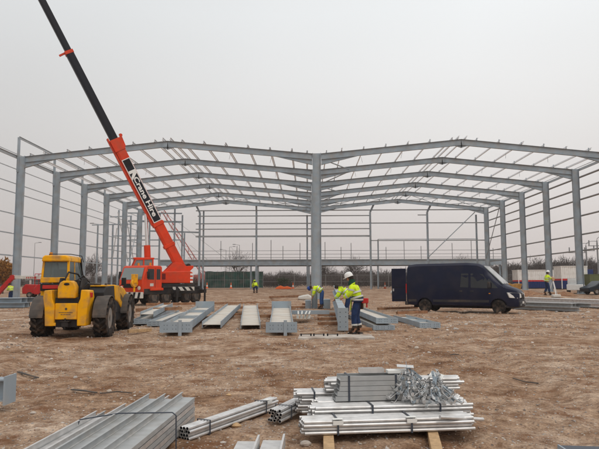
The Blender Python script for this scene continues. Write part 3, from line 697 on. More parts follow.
zz = [(-1.49, .145, 5, 6.76, 'rightmost pile of nested galvanised Z purlins at the lower left, level ends'),
      (-1.66, .145, 5, 6.82, 'second pile from the right in the lower left purlin stack'),
      (-1.83, .145, 5, 6.66, 'third pile from the right in the lower left purlin stack'),
      (-2.00, .145, 4, 6.45, 'fourth pile from the right in the lower left purlin stack, short end'),
      (-2.17, .145, 4, 6.25, 'leftmost and shortest pile of the lower left purlin stack')]
for xl, w, n_, yf, lab in zz: zstack(xl, w, 2.6, yf, n_, .0+.02, lab, skew=.045)
for y_ in (5.6,):
    mb = MB()
    x0, x1 = -2.22+.045*(y_-4.6), -1.30+.045*(y_-4.6); zt_ = .305
    mb.path([(x0+.06, y_, .24), (x0+.08, y_, .31), (x0+.44, y_+.01, .365), (x1, y_+.04, .366), (x1+.035, y_+.04, .34), (x1+.04, y_+.04, .02)], .006, 6)
    o = mb.build('binding_wire', M['strap'], None); tag(o, 'dark binding wire bent over the lower left purlin stack', 'binding wire')
zstack(-.665, .2, 3.0, 5.52, 2, .01, 'left pair of Z purlins at the bottom edge between stack and tube pile', skew=.02, flip=-1, stag=.1)
zstack(-.44, .2, 3.0, 5.60, 2, .01, 'right pair of Z purlins at the bottom edge left of the tube pile', skew=.02, flip=-1, stag=.1)
# beam end at left edge
p = atz(8, 402, .12); root = empty('steel_beam', (p.x, p.y, .12), 'end of a blue-grey steel beam poking in at the left edge above the soil', 'steel beam')
mb = MB(); mb.ibeam((-.9, .12, .15), (.0, .0, .15), .26, .2, .018, .012); mb.build('beam', S, root)
mb = MB(); mb.box((0, -.13, -.02), (.02, .15, .32)); mb.build('end_plate', S, root)
mb = MB(); mb.box((-.5, -.1, -.12), (-.3, .25, .0)); mb.build('packer', M['oldtimber'], root)
p = atz(559, 444.5, .16); root = empty('steel_box_section', (p.x, p.y, 0), 'dark grey steel section cut off by the bottom right corner', 'steel section')
mb = MB(); mb.ibeam((0, -.11, .08), (1.3, -.25, .08), .15, .2, .012, .01, up=(0,0,1)); mb.build('beam', M['strap'], root)
mb = MB(); mb.box((-.015, -.215, 0.0), (0, -.0, .16)); mb.build('end_plate', S, root)
# scraps
for pxa, pya, pxb, pyb, w, lab in ((72, 392, 96, 397.5, .05, 'flat grey metal strip on the soil left of the purlin stack'), (100, 398, 132, 396, .014, 'thin dark rod lying beyond the purlin stack'), (18, 375, 38, 378, .05, 'bent grey strip on the soil above the beam end'), (513, 376, 538, 379, .04, 'dark splintered stick on the open ground at right'), (450, 355.5, 459, 356, .04, 'small black scrap on the open ground behind the tube pile')):
    A_ = gnd(pxa, pya); B_ = gnd(pxb, pyb); mb = MB(); h_ = .03; Z = [ground_at(A_.x, A_.y)+h_, ground_at((A_.x+B_.x)/2, (A_.y+B_.y)/2)+h_+.01, ground_at(B_.x, B_.y)+h_]
    m_ = (A_+B_)/2+V((0, .04, 0)); mb.bar((A_.x, A_.y, Z[0]), (m_.x, m_.y, Z[1]), w, .014); mb.bar((m_.x, m_.y, Z[1]), (B_.x, B_.y, Z[2]), w*.8, .014)
    o = mb.build('scrap_strip', M['fender'], None); tag(o, lab, 'scrap metal' if 'stick' not in lab else 'stick')
# bigger stones as things
for k, (px, py, s, lab) in enumerate(((236, 428, .05, 'orange-brown lump of brick beside the small purlin pair'), (33, 414.5, .035, 'pale stone on the soil at lower left'), (229, 396.5, .04, 'pinkish flat stone above the slanting tube bundle'), (212, 356, .04, 'white pebble near the middle of the open ground'), (305, 446, .05, 'white angular stone at the bottom edge left of the pale timber'))):
    p = gnd(px, py); mb = MB(); mb.lathe([(s*.5, -s*.5), (s*.95, -s*.2), (s, .1*s), (s*.7, s*.45), (s*.3, s*.55)], (0,0,0), n=7)
    mb.v = [(x*random.uniform(.8, 1.3), y*random.uniform(.7, 1.1), z*random.uniform(.8, 1.2)) for x, y, z in mb.v]
    o = mb.build('stone', M['concrete'] if k in (1, 3, 4) else M['timber'], None, loc=(p.x, p.y, ground_at(p.x, p.y)+s*.3)); tag(o, lab, 'stone')
# ---------------------------------------------------------------- wheels
def wheel(parent, c, r, w, chev=False, rimr=.55, side=1, name='wheel', steer=0., rimm='rim'):
    """axle along local X; side = +1 rim shown on +X"""
    h = w/2; root = MB()
    prof = [(r*.5, -h*.72), (r*.62, -h*.95), (r*.82, -h), (r*.95, -h*.82), (r*.985 if not chev else r*.89, -h*.55), (r if not chev else r*.90, 0), (r*.985 if not chev else r*.89, h*.55), (r*.95, h*.82), (r*.82, h), (r*.62, h*.95), (r*.5, h*.72)]
    root.lathe(prof, (0,0,0), 'X', 36)
    if chev:
        n = 20
        for i in range(n):
            for s in (-1, 1):
                a0 = 2*PI*(i+(.25 if s > 0 else -.25))/n
                pts = []
                for (xx, da) in ((s*h*.03, .17), (s*h*.55, .04), (s*h*.98, -.06)):
                    a = a0+da; pts.append((xx, math.cos(a), math.sin(a)))
                for (pa, pb) in zip(pts[:-1], pts[1:]):
                    q = []
                    for (xx, cy, cz), rr_ in ((pa, r*.86), (pb, r*.86), (pb, r*(.985 if abs(pb[0]) > h*.8 else 1.0)), (pa, r)):
                        q.append(V((xx, cy*rr_, cz*rr_)))
                    tn = V((0, -pa[2], pa[1]))*.034
                    root.add([v-tn for v in q]+[v+tn for v in q], [(0,1,2,3),(7,6,5,4),(0,4,5,1),(1,5,6,2),(2,6,7,3),(3,7,4,0)])
    o = root.build('wheel', M['rubber'], parent, smooth=True, loc=c); o.rotation_euler.z = steer; o.name = name
    m = MB(); x0 = side*h*.74
    k = -side
    prof = [(r*rimr, x0), (r*rimr*.95, x0+k*.03), (r*rimr*.55, x0+k*.09), (r*rimr*.35, x0+k*.07), (r*rimr*.3, x0-k*.0)]
    m.lathe(prof, (0,0,0), 'X', 24)
    for i in range(8):
        a = 2*PI*i/8; m.tube((x0+k*.06, math.cos(a)*r*rimr*.45, math.sin(a)*r*rimr*.45), (x0+k*.02, math.cos(a)*r*rimr*.45, math.sin(a)*r*rimr*.45), .016, n=6)
    m.build('rim', M[rimm], o, smooth=True)
    return o
def rbox(lo, hi, name, m, parent, bevel=.02, rot=None, smooth=True):
    mb = MB(); mb.box(lo, hi, rot=rot); return mb.build(name, M[m] if isinstance(m, str) else m, parent, bevel=bevel, smooth=smooth)
def text(s, size, parent, m, loc, rot, name='lettering', ext=.004, align='CENTER', sx=1., off=0.):
    cu = bpy.data.curves.new(name, 'FONT'); cu.body = s; cu.size = size; cu.extrude = ext; cu.align_x = align; cu.align_y = 'CENTER'; cu.offset = off; cu.resolution_u = 3
    o = bpy.data.objects.new(name, cu); COL.objects.link(o); me = None
    dg = bpy.context.evaluated_depsgraph_get(); me = bpy.data.meshes.new_from_object(o.evaluated_get(dg)); bpy.data.objects.remove(o)
    for v in me.vertices: v.co.x *= sx
    me.materials.clear(); me.materials.append(M[m]); o = bpy.data.objects.new(name, me); COL.objects.link(o); o.parent = parent; o.location = loc
    if isinstance(rot, Matrix): o.rotation_euler = rot.to_euler()
    else: o.rotation_euler = rot
    return o

# ---------------------------------------------------------------- telehandler
p = gnd(71.5, 336.8); T = empty('telehandler', (p.x, p.y+.15, ground_at(p.x, p.y)-.03), 'yellow and black telehandler with cab on its left seen from behind', 'telehandler', rz=.075); T.scale = (.93, .97, 1)
for x, y, s in ((-.95, 0, -1), (.95, 0, 1), (-.95, 2.75, -1), (.95, 2.75, 1)):
    wheel(T, (x, y, .60), .60, .44, chev=True, side=s, rimr=.52)
rbox((-.42, -.55, .55), (.42, 3.3, .95), 'chassis', 'black', T, .03)
rbox((-.55, .9, .45), (.55, 1.9, .75), 'belly_pan', 'black', T, .03)
mb = MB(); mb.tube((-.75, 0, .6), (.75, 0, .6), .11, n=14); mb.tube((-.75, 2.75, .6), (.75, 2.75, .6), .11, n=14); mb.lathe([(.05,-.22),(.2,-.12),(.22,0),(.2,.12),(.05,.22)], (0,0,.6), 'X', 16); mb.build('axle', M['black'], T, smooth=True)
# rear uprights (counterweight cheeks), flared
for s in (-1, 1):
    mb = MB(); x0, x1 = .34, .64
    pts = [(s*x0, .42), (s*(x1-.03), .42), (s*(x1-.0), .95), (s*(x1+.05), 1.22), (s*(x1+.02), 1.42), (s*(x0+.10), 1.44), (s*(x0+.08), 1.20), (s*x0, 1.0)]
    mb.poly(pts, -.82, -.25, 'Y'); mb.build('rear_cheek', M['jcb'], T, bevel=.025, smooth=True)
mb = MB(); mb.poly([(-.335, .60), (.335, .60), (.335, 1.06), (-.335, 1.06)], -.78, -.35, 'Y'); pl = mb.build('rear_panel', M['jcb'], T, bevel=.02, smooth=True)
for z, wd in ((.985, .36), (.80, .42), (.745, .30)):
    # faint worn markings
    k = int(wd/.045)
    mb = MB()
    for i in range(k):
        x = -wd/2+i*wd/k; mb.box((x, -.787, z-.012), (x+.028, -.782, z+.012))
    if z < .9: mb.build('worn_marking', M['fender'], pl)
mb = MB(); mb.lathe([(.035, -.79), (.035, -.784)], (0, 0, .90), 'Y', 12); mb.build('badge', M['fender'], pl)
mb = MB(); mb.box((-.24, -.83, .435), (.0, -.82, .52)); mb.v = [(x-.28, y, z) for x, y, z in mb.v]; mb.build('number_plate', M['jcb'], T)
mb = MB(); mb.box((-.34, -.70, .38), (.34, -.3, .60)); mb.box((-.10, -.88, .40), (.10, -.68, .56)); mb.box((-.14, -.90, .54), (.14, -.70, .57)); mb.tube((0, -.84, .34), (0, -.84, .64), .025, n=8); mb.build('tow_hitch', M['black'], T, bevel=.008)
rbox((-.36, -.72, 1.04), (.36, -.3, 1.22), 'cross_member', 'black', T, .02)
# boom tail cover
mb = MB(); w_ = .27
mb.poly([(-w_, 1.20), (w_, 1.20), (w_, 1.52), (w_-.07, 1.65), (.11, 1.70), (-.11, 1.70), (-w_+.07, 1.65), (-w_, 1.52)], -.80, -.40, 'Y'); bt = mb.build('boom_tail', M['jcb'], T, bevel=.03, smooth=True)
mb = MB(); mb.lathe([(.085, 0), (.085, -.015), (.03, -.02)], (0, -.795, 1.60), 'Y', 14); mb.v = [(x, y, 1.60+(z-1.60)*.45) for x, y, z in mb.v]; mb.build('handle_recess', M['black'], bt)
# boom lying forward, slightly downward, in the middle
mb = MB(); mb.prism([(-.17, -.2), (.17, -.2), (.17, .2), (-.17, .2)], (.12, -.5, 1.52), (.12, 4.0, 1.02)); b_ = mb.build('boom', M['black'], T, bevel=.02)
mb = MB(); mb.prism([(-.13, -.15), (.13, -.15), (.13, .15), (-.13, .15)], (.12, 3.9, 1.03), (.12, 4.6, .92)); mb.build('inner_boom', M['jcb'], b_, bevel=.01)
mb = MB(); mb.box((-.5, 4.62, .25), (.75, 4.70, .85)); mb.box((-.35, 4.7, .22), (-.22, 5.7, .27)); mb.box((.45, 4.7, .22), (.58, 5.7, .27)); mb.build('fork_carriage', M['black'], T)
mb = MB(); mb.tube((.12, .6, .85), (.12, 1.9, 1.15), .06); mb.build('lift_cylinder', M['black'], T, smooth=True)
# pivot towers behind cab
for s in (-.30, .36):
    mb = MB(); mb.poly([(-.62, .9), (.25, .9), (.1, 1.55), (-.1, 1.78), (-.45, 1.78), (-.62, 1.5)], s-.03, s+.03, 'X'); mb.build('pivot_tower', M['black'], T, bevel=.01)
mb = MB(); mb.path([(-.22, -.35, 1.72), (-.15, -.2, 1.95), (-.02, .3, 1.9), (.0, .9, 1.6)], .025, 8); mb.path([(.2, -.5, 1.7), (.3, -.2, 1.85), (.3, .5, 1.65)], .022, 8); mb.build('hydraulic_hose', M['black'], T)
# cab
cx0, cx1, cy0, cy1 = -1.12, -.22, .12, 1.55
mb = MB(); mb.poly([(cy0, 1.02), (cy0-.02, 1.60), (cy1+.25, 1.60), (cy1+.32, 1.0), (cy1+.1, .62), (cy0+.35, .62)], cx0, cx1, 'X'); cab = mb.build('cab', M['jcb'], T, bevel=.03, smooth=True)
mb = MB(); mb.box((cx0, cy0-.06, 1.64), (cx1, cy0+.02, 1.80)); mb.build('cab_band', M['jcb'], cab, bevel=.02, smooth=True)
mb = MB(); mb.box((cx0+.02, cy0-.10, 1.40), (cx1-.08, cy0-.02, 1.62)); mb.build('lamp_panel', M['black'], cab, bevel=.01)
mb = MB(); mb.box((cx0+.10, cy0-.13, 1.46), (cx0+.62, cy0-.10, 1.57)); mb.build('rear_lamp', M['redlens'], cab, bevel=.01)
zr = 2.30
def post(p0, p1, th=.06, m='jcb', nm='cab_pillar'):
    mb = MB(); mb.bar(p0, p1, th, th, up=(0, 1, 0)); mb.build(nm, M[m], cab, bevel=.012)
post((cx0+.04, cy0, 1.78), (cx0+.07, cy0+.03, zr), .07); post((cx1-.04, cy0, 1.78), (cx1-.06, cy0+.03, zr), .07)
post((cx1-.04, cy0+.62, 1.60), (cx1-.06, cy0+.58, zr), .05); post((cx0+.04, cy0+.72, 1.60), (cx0+.06, cy0+.68, zr), .05)
post((cx1-.04, cy1+.22, 1.60), (cx1-.07, cy1-.22, zr), .065, 'black'); post((cx0+.04, cy1+.22, 1.60), (cx0+.07, cy1-.22, zr), .065, 'black')
post((cx1-.03, cy1+.05, 1.62), (cx1+.0, cy1-.30, zr+.1), .035, 'black', 'window_guard')
mb = MB(); mb.poly([(cx0+.03, zr-.03), (cx1-.02, zr-.03), (cx1-.04, zr+.11), (cx1-.12, zr+.16), (cx0+.13, zr+.16), (cx0+.05, zr+.11)], cy0-.10, cy1-.12, 'Y'); mb.build('cab_roof', M['jcb'], cab, bevel=.035, smooth=True)
mb = MB(); mb.path([(cx0+.2, cy0+.1, zr+.17), (cx0+.2, cy0+.1, zr+.20), (cx1-.05, cy0+.2, zr+.20), (cx1-.02, cy1-.2, zr+.19), (cx1, cy1-.05, zr-.0)], .014, 6); mb.build('roof_guard', M['black'], cab)
def glassp(pts, nm='window'):
    mb = MB(); n = len(pts); c = sum((V(q) for q in pts), V())/n; nn = (V(pts[1])-V(pts[0])).cross(V(pts[2])-V(pts[0])).normalized()*.004
    mb.add([V(q)-nn for q in pts]+[V(q)+nn for q in pts], [tuple(range(n-1, -1, -1)), tuple(range(n, 2*n))]+[(i, (i+1) % n, (i+1) % n+n, i+n) for i in range(n)])
    mb.build(nm, M['glass'], cab)
glassp([(cx0+.07, cy0, 1.79), (cx1-.07, cy0, 1.79), (cx1-.09, cy0+.03, zr-.02), (cx0+.10, cy0+.03, zr-.02)])
glassp([(cx1-.03, cy0+.04, 1.61), (cx1-.03, cy1+.2, 1.61), (cx1-.06, cy1-.24, zr-.02), (cx1-.05, cy0+.06, zr-.02)])
glassp([(cx0+.03, cy0+.04, 1.61), (cx0+.03, cy1+.2, 1.61), (cx0+.06, cy1-.24, zr-.02), (cx0+.05, cy0+.06, zr-.02)])
glassp([(cx0+.05, cy1+.24, 1.61), (cx1-.05, cy1+.24, 1.61), (cx1-.08, cy1-.22, zr-.02), (cx0+.08, cy1-.22, zr-.02)], 'windscreen')
mb = MB(); mb.box((cx0+.25, cy0+.35, 1.2), (cx1-.2, cy0+.5, 2.05)); mb.box((cx0+.25, cy0+.35, 1.2), (cx1-.2, cy0+.85, 1.45)); mb.build('driver_seat', M['black'], cab, bevel=.04)
mb = MB(); mb.tube((cx0+.45, cy1-.1, 1.3), (cx0+.45, cy1-.3, 1.8), .02); mb.lathe([(.17, -.012), (.19, 0), (.17, .012), (.15, 0)], (cx0+.45, cy1-.3, 1.82), 'Z', 18); mb.build('steering_wheel', M['black'], cab)
# engine pod on the right
mb = MB(); mb.poly([(.15, .72), (2.2, .62), (3.05, .75), (3.05, .9), (2.0, 1.50), (1.7, 1.56), (.2, 1.52), (-.1, 1.35), (-.1, .95)], .40, .93, 'X'); eng = mb.build('engine_bay', M['black'], T, bevel=.02)
mb = MB(); mb.poly([(1.30, 1.10), (1.75, 1.00), (2.60, .60), (2.95, .58), (3.15, .74), (2.98, 1.28), (2.5, 1.46), (1.9, 1.54), (1.15, 1.575)], .38, .955, 'X'); hood = mb.build('bonnet', M['jcb'], T, bevel=.035, smooth=True)
mb = MB(); mb.box((.42, .15, 1.525), (.90, 1.35, 1.56)); mb.build('engine_lid', M['jcb'], T, bevel=.01)
mb = MB(); mb.path([(.32, -.45, 1.45), (.42, -.1, 1.62), (.40, .6, 1.60), (.36, 1.4, 1.50)], .02, 7); mb.path([(-.30, -.62, 1.24), (-.30, -.5, 1.5), (-.25, -.2, 1.72)], .018, 7); mb.build('hydraulic_hose', M['black'], T)
mb = MB(); mb.tube((cx0+.2, cy0+.25, zr+.15), (cx0+.2, cy0+.25, zr+.26), .05, n=12); mb.build('beacon', M['amber'], cab)
mb = MB(); mb.tube((.72, .9, 1.5), (.72, .9, 1.62), .04); mb.build('exhaust', M['fender'], T, smooth=True)
mb = MB(); mb.lathe([(.10, 1.56), (.12, 1.6), (.04, 1.63)], (.6, .35, 0), 'Z', 14); mb.build('air_intake', M['fender'], T, smooth=True)
rbox((.50, 1.15, .42), (.93, 2.2, .72), 'side_tank', 'black', T, .03)
mb = MB()
for i in range(9): mb.box((.957, 1.95+i*.07, 1.12-i*.035), (.962, 1.98+i*.07, 1.30-i*.03))
mb.build('louvre', M['fender'], hood)
# mudguards over the rear wheels and front wheels
def guard(x, y, s):
    mb = MB(); w0, w1 = x-.21, x+.21; n = 10; a0, a1 = R(12), R(172); pr = []
    outer = []; inner = []
    for i in range(n+1):
        a = a0+(a1-a0)*i/n; rr_ = .665
        outer.append((y+math.cos(a)*rr_*.98, .60+math.sin(a)*rr_)); inner.append((y+math.cos(a)*(rr_-.025)*.98, .60+math.sin(a)*(rr_-.025)))
    mb.poly(outer+inner[::-1], w0, w1, 'X')
    mb.poly([(outer[-1][0]-.0, .64), (outer[-1][0]+.02, .64), (outer[-1][0]+.02, .72), (outer[-1][0]-.0, .72)], w0+.01, w1-.01, 'X')
    mb.build('mudguard', M['fender'], T, bevel=.006)
guard(-.95, 0, -1); guard(.95, 0, 1); guard(-.95, 2.75, -1); guard(.95, 2.75, 1)
mb = MB(); mb.path([(.93, 1.75, 1.5), (1.05, 1.9, 1.62)], .014, 6); mb.box((1.0, 1.86, 1.55), (1.16, 1.9, 1.80)); mb.build('mirror', M['black'], T, bevel=.01)
for x, y in ((-.62, -.60), (.69, -.60)):
    mb = MB(); mb.box((x-.05, y-.08, 1.22), (x+.05, y, 1.36)); mb.build('rear_lamp', M['redlens'], T, bevel=.01)
# ---------------------------------------------------------------- van
p = gnd(425.5, 312.0); VA = R(-28)
VN = empty('panel_van', (0, 0, 0), 'dark navy high-roof panel van with its rear door swung open', 'van', rz=VA)
# local: +x forward, y left(+)/right(-, camera side). rear axle at x=1.0
rw = V((1.0, -.86, 0)); off = Matrix.Rotation(VA, 3, 'Z') @ rw
VN.location = (p.x-off.x, p.y-off.y, ground_at(p.x, p.y)+.01)
SEC = [ # x, zbottom, halfw low, waist z, halfw waist, roof z, halfw roof
 (0.0, .42, .90, 1.15, .93, 2.36, .80), (.06, .40, .955, 1.15, .975, 2.50, .835), (.5, .36, .97, 1.15, .985, 2.56, .85), (3.2, .34, .97, 1.15, .985, 2.58, .85),
 (3.75, .34, .97, 1.15, .985, 2.54, .84), (4.05, .34, .97, 1.15, .98, 2.40, .81), (4.35, .34, .97, 1.15, .975, 2.12, .785), (4.72, .34, .965, 1.15, .965, 1.74, .80), (4.98, .34, .96, 1.10, .955, 1.47, .85),
 (5.12, .34, .955, 1.05, .945, 1.37, .86), (5.42, .33, .945, 1.0, .925, 1.27, .82), (5.60, .32, .91, .98, .88, 1.18, .76), (5.70, .34, .86, .90, .82, 1.07, .68), (5.73, .36, .80, .84, .76, .96, .60)]
vs = []; fs = []; NPT = 14
for (x, zb, hl, zw, hw, zr_, hr) in SEC:
    half = [(hl*.86, zb), (hl*.97, zb+.05), (hl, zb+.22), (hw, zw), (hw*.5+hr*.5+.012, (zw+zr_)/2+.05), (hr+.005, zr_-.13), (hr-.14, zr_-.01)]
    ring = [V((x, -y, z)) for y, z in half]+[V((x, y, z)) for y, z in half[::-1]]
    vs += ring
for k in range(len(SEC)-1):
    for i in range(NPT):
        j = (i+1) % NPT; fs.append((k*NPT+i, k*NPT+j, (k+1)*NPT+j, (k+1)*NPT+i))
fs.append(tuple(range(NPT))); fs.append(tuple((len(SEC)-1)*NPT+i for i in range(NPT))[::-1])
mb = MB(); mb.add(vs, fs); body = mb.build('body', M['navy'], VN, smooth=True)
cut = MB()
for x in (1.0, 4.75):
    for s in (-1, 1): cut.lathe([(.41, 0), (.41, .38)] if s > 0 else [(.41, -.38), (.41, 0)], (x, s*.72 if s > 0 else -.72, .36), 'Y', 28)
co = cut.build('cutter', M['navy']); co.parent = VN
bm_ = body.modifiers.new('b', 'BOOLEAN'); bm_.operation = 'DIFFERENCE'; bm_.object = co; bm_.solver = 'EXACT'
bpy.context.view_layer.update(); bake(body); bpy.data.objects.remove(co)
body.data.materials.clear(); body.data.materials.append(M['navy'])
def yat(x, z):
    # body half width at a point
    for a_, b_ in zip(SEC[:-1], SEC[1:]):
        if a_[0] <= x <= b_[0]:
            t = (x-a_[0])/(b_[0]-a_[0]); _, zb, hl, zw, hw, zr_, hr = [u+(v-u)*t for u, v in zip(a_, b_)]
            pr = [(hl*.97, zb+.05), (hl, zb+.22), (hw, zw), (hw*.5+hr*.5+.012, (zw+zr_)/2+.05), (hr+.005, zr_-.13)]
            for (y0, z0), (y1, z1) in zip(pr[:-1], pr[1:]):
                if z0 <= z <= z1: return y0+(y1-y0)*(z-z0)/(z1-z0)
            return pr[-1][0]
    return .9
def sidepanel(pts, nm, m, proud=.006, sides=(-1, 1), th=.004):
    for s in sides:
        mb = MB(); a_ = [(x, s*(yat(x, z)+proud), z) for x, z in pts]; b_ = [(x, s*(yat(x, z)+proud-th-.03), z) for x, z in pts]; n = len(pts)
        mb.add(a_+b_, [tuple(range(n)), tuple(range(2*n-1, n-1, -1))]+[(i, (i+1) % n, (i+1) % n+n, i+n) for i in range(n)])
        mb.build(nm, M[m], VN)
sidepanel([(3.42, 1.30), (4.0, 1.27), (4.45, 1.27), (4.30, 1.55), (4.02, 1.98), (3.42, 2.02)], 'side_window', 'glass_dark')
sidepanel([(2.88, 1.32), (3.30, 1.31), (3.30, 2.02), (2.94, 2.02)], 'side_window', 'glass_dark')
sidepanel([(4.06, 1.28), (4.76, 1.27), (4.46, 1.60), (4.30, 1.76)], 'quarter_window', 'glass_dark', proud=.009)
# waist crease, rubbing strip, sill
sidepanel([(.12, .56), (.56, .56), (.56, .68), (.12, .68)], 'rubbing_strip', 'bumper', .012)
sidepanel([(1.46, .56), (4.30, .56), (4.30, .68), (1.46, .68)], 'rubbing_strip', 'bumper', .012)
sidepanel([(1.46, .36), (4.30, .36), (4.30, .44), (1.46, .44)], 'sill', 'bumper', .01)
for x in (2.80, 3.36, 4.42):
    z1 = 2.2 if x < 4 else 1.3; sidepanel([(x, .70), (x+.012, .70), (x+.012, z1), (x, z1)], 'door_seam', 'dark', .003)
sidepanel([(2.78, 2.20), (4.1, 2.20), (4.1, 2.215), (2.78, 2.215)], 'door_seam', 'dark', .003)
sidepanel([(1.5, 1.20), (2.7, 1.20), (2.7, 1.215), (1.5, 1.215)], 'side_rail', 'dark', .004)
sidepanel([(2.84, 1.10), (2.98, 1.10), (2.98, 1.15), (2.84, 1.15)], 'door_handle', 'bumper', .02)
sidepanel([(3.40, 1.10), (3.54, 1.10), (3.54, 1.15), (3.40, 1.15)], 'door_handle', 'bumper', .02)
# windscreen
mb = MB(); a_ = [(4.03, -.70, 2.38), (4.03, .70, 2.38), (4.30, .735, 2.125), (4.68, .75, 1.745), (4.95, .79, 1.475), (4.95, -.79, 1.475), (4.68, -.75, 1.745), (4.30, -.735, 2.125)]
a_ = [V(q)+V((.028, 0, .024)) for q in a_]; n = 8; mb.add(a_+[q-V((.03, 0, .03)) for q in a_], [tuple(range(n)), tuple(range(2*n-1, n-1, -1))]+[(i, (i+1) % n, (i+1) % n+n, i+n) for i in range(n)]); mb.build('windscreen', M['wind'], VN, smooth=True)
mb = MB(); mb.tube((4.97, -.3, 1.50), (4.62, .2, 1.83), .012); mb.tube((4.97, .35, 1.50), (4.6, .65, 1.85), .012); mb.build('wiper', M['dark'], VN)
# front : bumper, grille, lamps
mb = MB(); mb.poly([(4.95, .30), (5.45, .28), (5.74, .33), (5.78, .55), (5.72, .68), (5.30, .70), (5.18, .52), (5.05, .38)], -.93, .93, 'Y'); bump = mb.build('front_bumper', M['bumper'], VN, bevel=.05, smooth=True)
for v in bump.data.vertices:
    if v.co.x > 5.4: v.co.y *= .90
mb = MB(); mb.poly([(5.52, .74), (5.77, .72), (5.76, .92), (5.72, 1.03), (5.50, 1.06)], -.50, .50, 'Y'); gr = mb.build('grille', M['dark'], VN, bevel=.01)
for z in (.79, .86, .93): 
    mb = MB(); mb.box((5.75-(z-.79)*.15, -.46, z-.012), (5.785-(z-.79)*.15, .46, z+.012)); mb.build('grille_bar', M['bumper'], gr)
mb = MB(); mb.lathe([(.065, 5.70), (.07, 5.715), (.03, 5.72)], (.045, 0, 1.0), 'X', 16); mb.v = [(x, y*1.5, z) for x, y, z in mb.v]; mb.build('badge', M['chrome'], gr)
for s in (-1, 1):
    mb = MB(); q = [(5.30, s*(yat(5.3,.80)+.04), .80), (5.68, s*(yat(5.68,.80)+.03), .78), (5.79, s*.52, .80), (5.77, s*.50, 1.0), (5.68, s*(yat(5.68,.98)+.03), 1.04), (5.20, s*(yat(5.2,1.03)+.05), 1.06)]
    q = [V(v) for v in q]; c = [v-V((.12, s*.12, 0)) for v in q]
    mb.add(q+c, [tuple(range(6)), tuple(range(11, 5, -1))]+[(i, (i+1) % 6, (i+1) % 6+6, i+6) for i in range(6)]); mb.build('headlight', M['lens'], VN, bevel=.015, smooth=True)
    mb = MB(); mb.box((5.745, s*.62-.07, .42), (5.775, s*.62+.07, .52)); mb.build('fog_lamp', M['lens'], VN)
    mb = MB(); y0 = s*1.0; mb.box((4.28, min(y0, y0+s*.22), 1.28), (4.42, max(y0, y0+s*.22), 1.60)); mb.box((4.32, min(s*.93, s*1.02), 1.30), (4.38, max(s*.93, s*1.02), 1.36)); mb.build('wing_mirror', M['bumper'], VN, bevel=.03, smooth=True)
    mb = MB(); mb.box((4.30, s*.965-.012, .99), (4.38, s*.965+.012, 1.03)); mb.build('side_indicator', M['amber'], VN)
mb = MB(); mb.box((5.775, -.26, .50), (5.79, .26, .61)); mb.build('number_plate', M['offwhite'], VN)
# rear doors: far one closed (body), near one open; loading bay
mb = MB(); mb.box((-.006, -.78, .60), (.002, .78, 2.25)); mb.build('load_opening', M['dark'], VN)
mb = MB(); mb.box((-.05, .03, .55), (-.008, .84, 2.30)); rd = mb.build('rear_door', M['navy'], VN, bevel=.02, smooth=True); 
mb = MB(); mb.box((-.056, .12, 1.45), (-.05, .74, 2.1)); mb.build('rear_window', M['glass_dark'], rd)
mb = MB(); mb.box((-.80, -.025, .55), (0, .025, 2.32)); rd = mb.build('rear_door', M['navy'], VN, bevel=.02, smooth=True); rd.location = (-.03, -.88, 0); rd.rotation_euler.z = R(2)
tag(rd, 'rear door swung wide open')
mb = MB(); mb.box((-.73, -.03, .62), (-.07, -.026, .66)); mb.box((-.73, -.03, 1.30), (-.07, -.026, 1.33)); mb.build('door_seam', M['dark'], rd)
mb = MB(); mb.box((-.74, -.045, 1.10), (-.66, -.03, 1.24)); mb.build('door_handle', M['chrome'], rd)
mb = MB(); mb.box((-.10, -.95, .38), (.08, .95, .58)); mb.build('rear_bumper', M['bumper'], VN, bevel=.04, smooth=True)
mb = MB(); mb.box((-.02, -.96, 1.0), (.02, -.90, 1.5)); mb.build('tail_light', M['redlens'], VN)
mb = MB(); mb.box((.3, -.6, .25), (5.1, .6, .42)); mb.build('underbody', M['dark'], VN)
for x, steer in ((1.0, 0), (4.75, R(-16))):
    for s in (-1, 1):
        wheel(VN, (x, s*.86, .345), .345, .22, rimr=.62, side=1, steer=PI/2*s+PI+steer if s < 0 else PI/2+steer, rimm='fender')
# ---------------------------------------------------------------- truck crane
CY = 45.0
h = V((-.45, -.893, 0)).normalized(); CA = math.atan2(h.y, h.x)
hs = V((-.93, -.37, 0)).normalized(); SA = math.atan2(hs.y, hs.x)
slw = aty(168, 290, CY); SX = 1.2
CRN = empty('truck_crane', (0,0,0), 'orange-red truck crane with a long black telescopic boom raised over the frame', 'mobile crane', rz=CA)
CRN.location = V((slw.x, slw.y, 0))-h*SX; CRN.location.z = float(gz(CRN.location.x, CRN.location.y))+.02
rbox((-1.6, -1.1, .75), (5.0, 1.1, 1.15), 'chassis', 'black', CRN, .03)
rbox((-1.2, -1.15, 1.15), (3.1, 1.15, 1.32), 'deck', 'black', CRN, .02)
for x in (3.9, 2.6, .3, -.9):
    for s in (-1, 1): wheel(CRN, (x, s*.92, .55), .55, .36, rimr=.55, side=1, steer=PI/2 if s > 0 else -PI/2, rimm='fender')
for x in (1.45,):
    rbox((x-.45, .7, .5), (x+.45, 1.12, 1.0), 'locker', 'black', CRN, .03); rbox((x-.45, -1.12, .5), (x+.45, -.7, 1.0), 'locker', 'black', CRN, .03)
cab_before = set(bpy.data.objects)
HW = 1.08
mb = MB(); mb.poly([(4.6, .95), (6.45, .75), (6.62, 1.15), (6.58, 1.75), (6.22, 2.68), (6.05, 2.76), (4.7, 2.76), (4.6, 2.64)], -HW, HW, 'Y'); cb = mb.build('cab', M['orange'], CRN, bevel=.06, smooth=True)
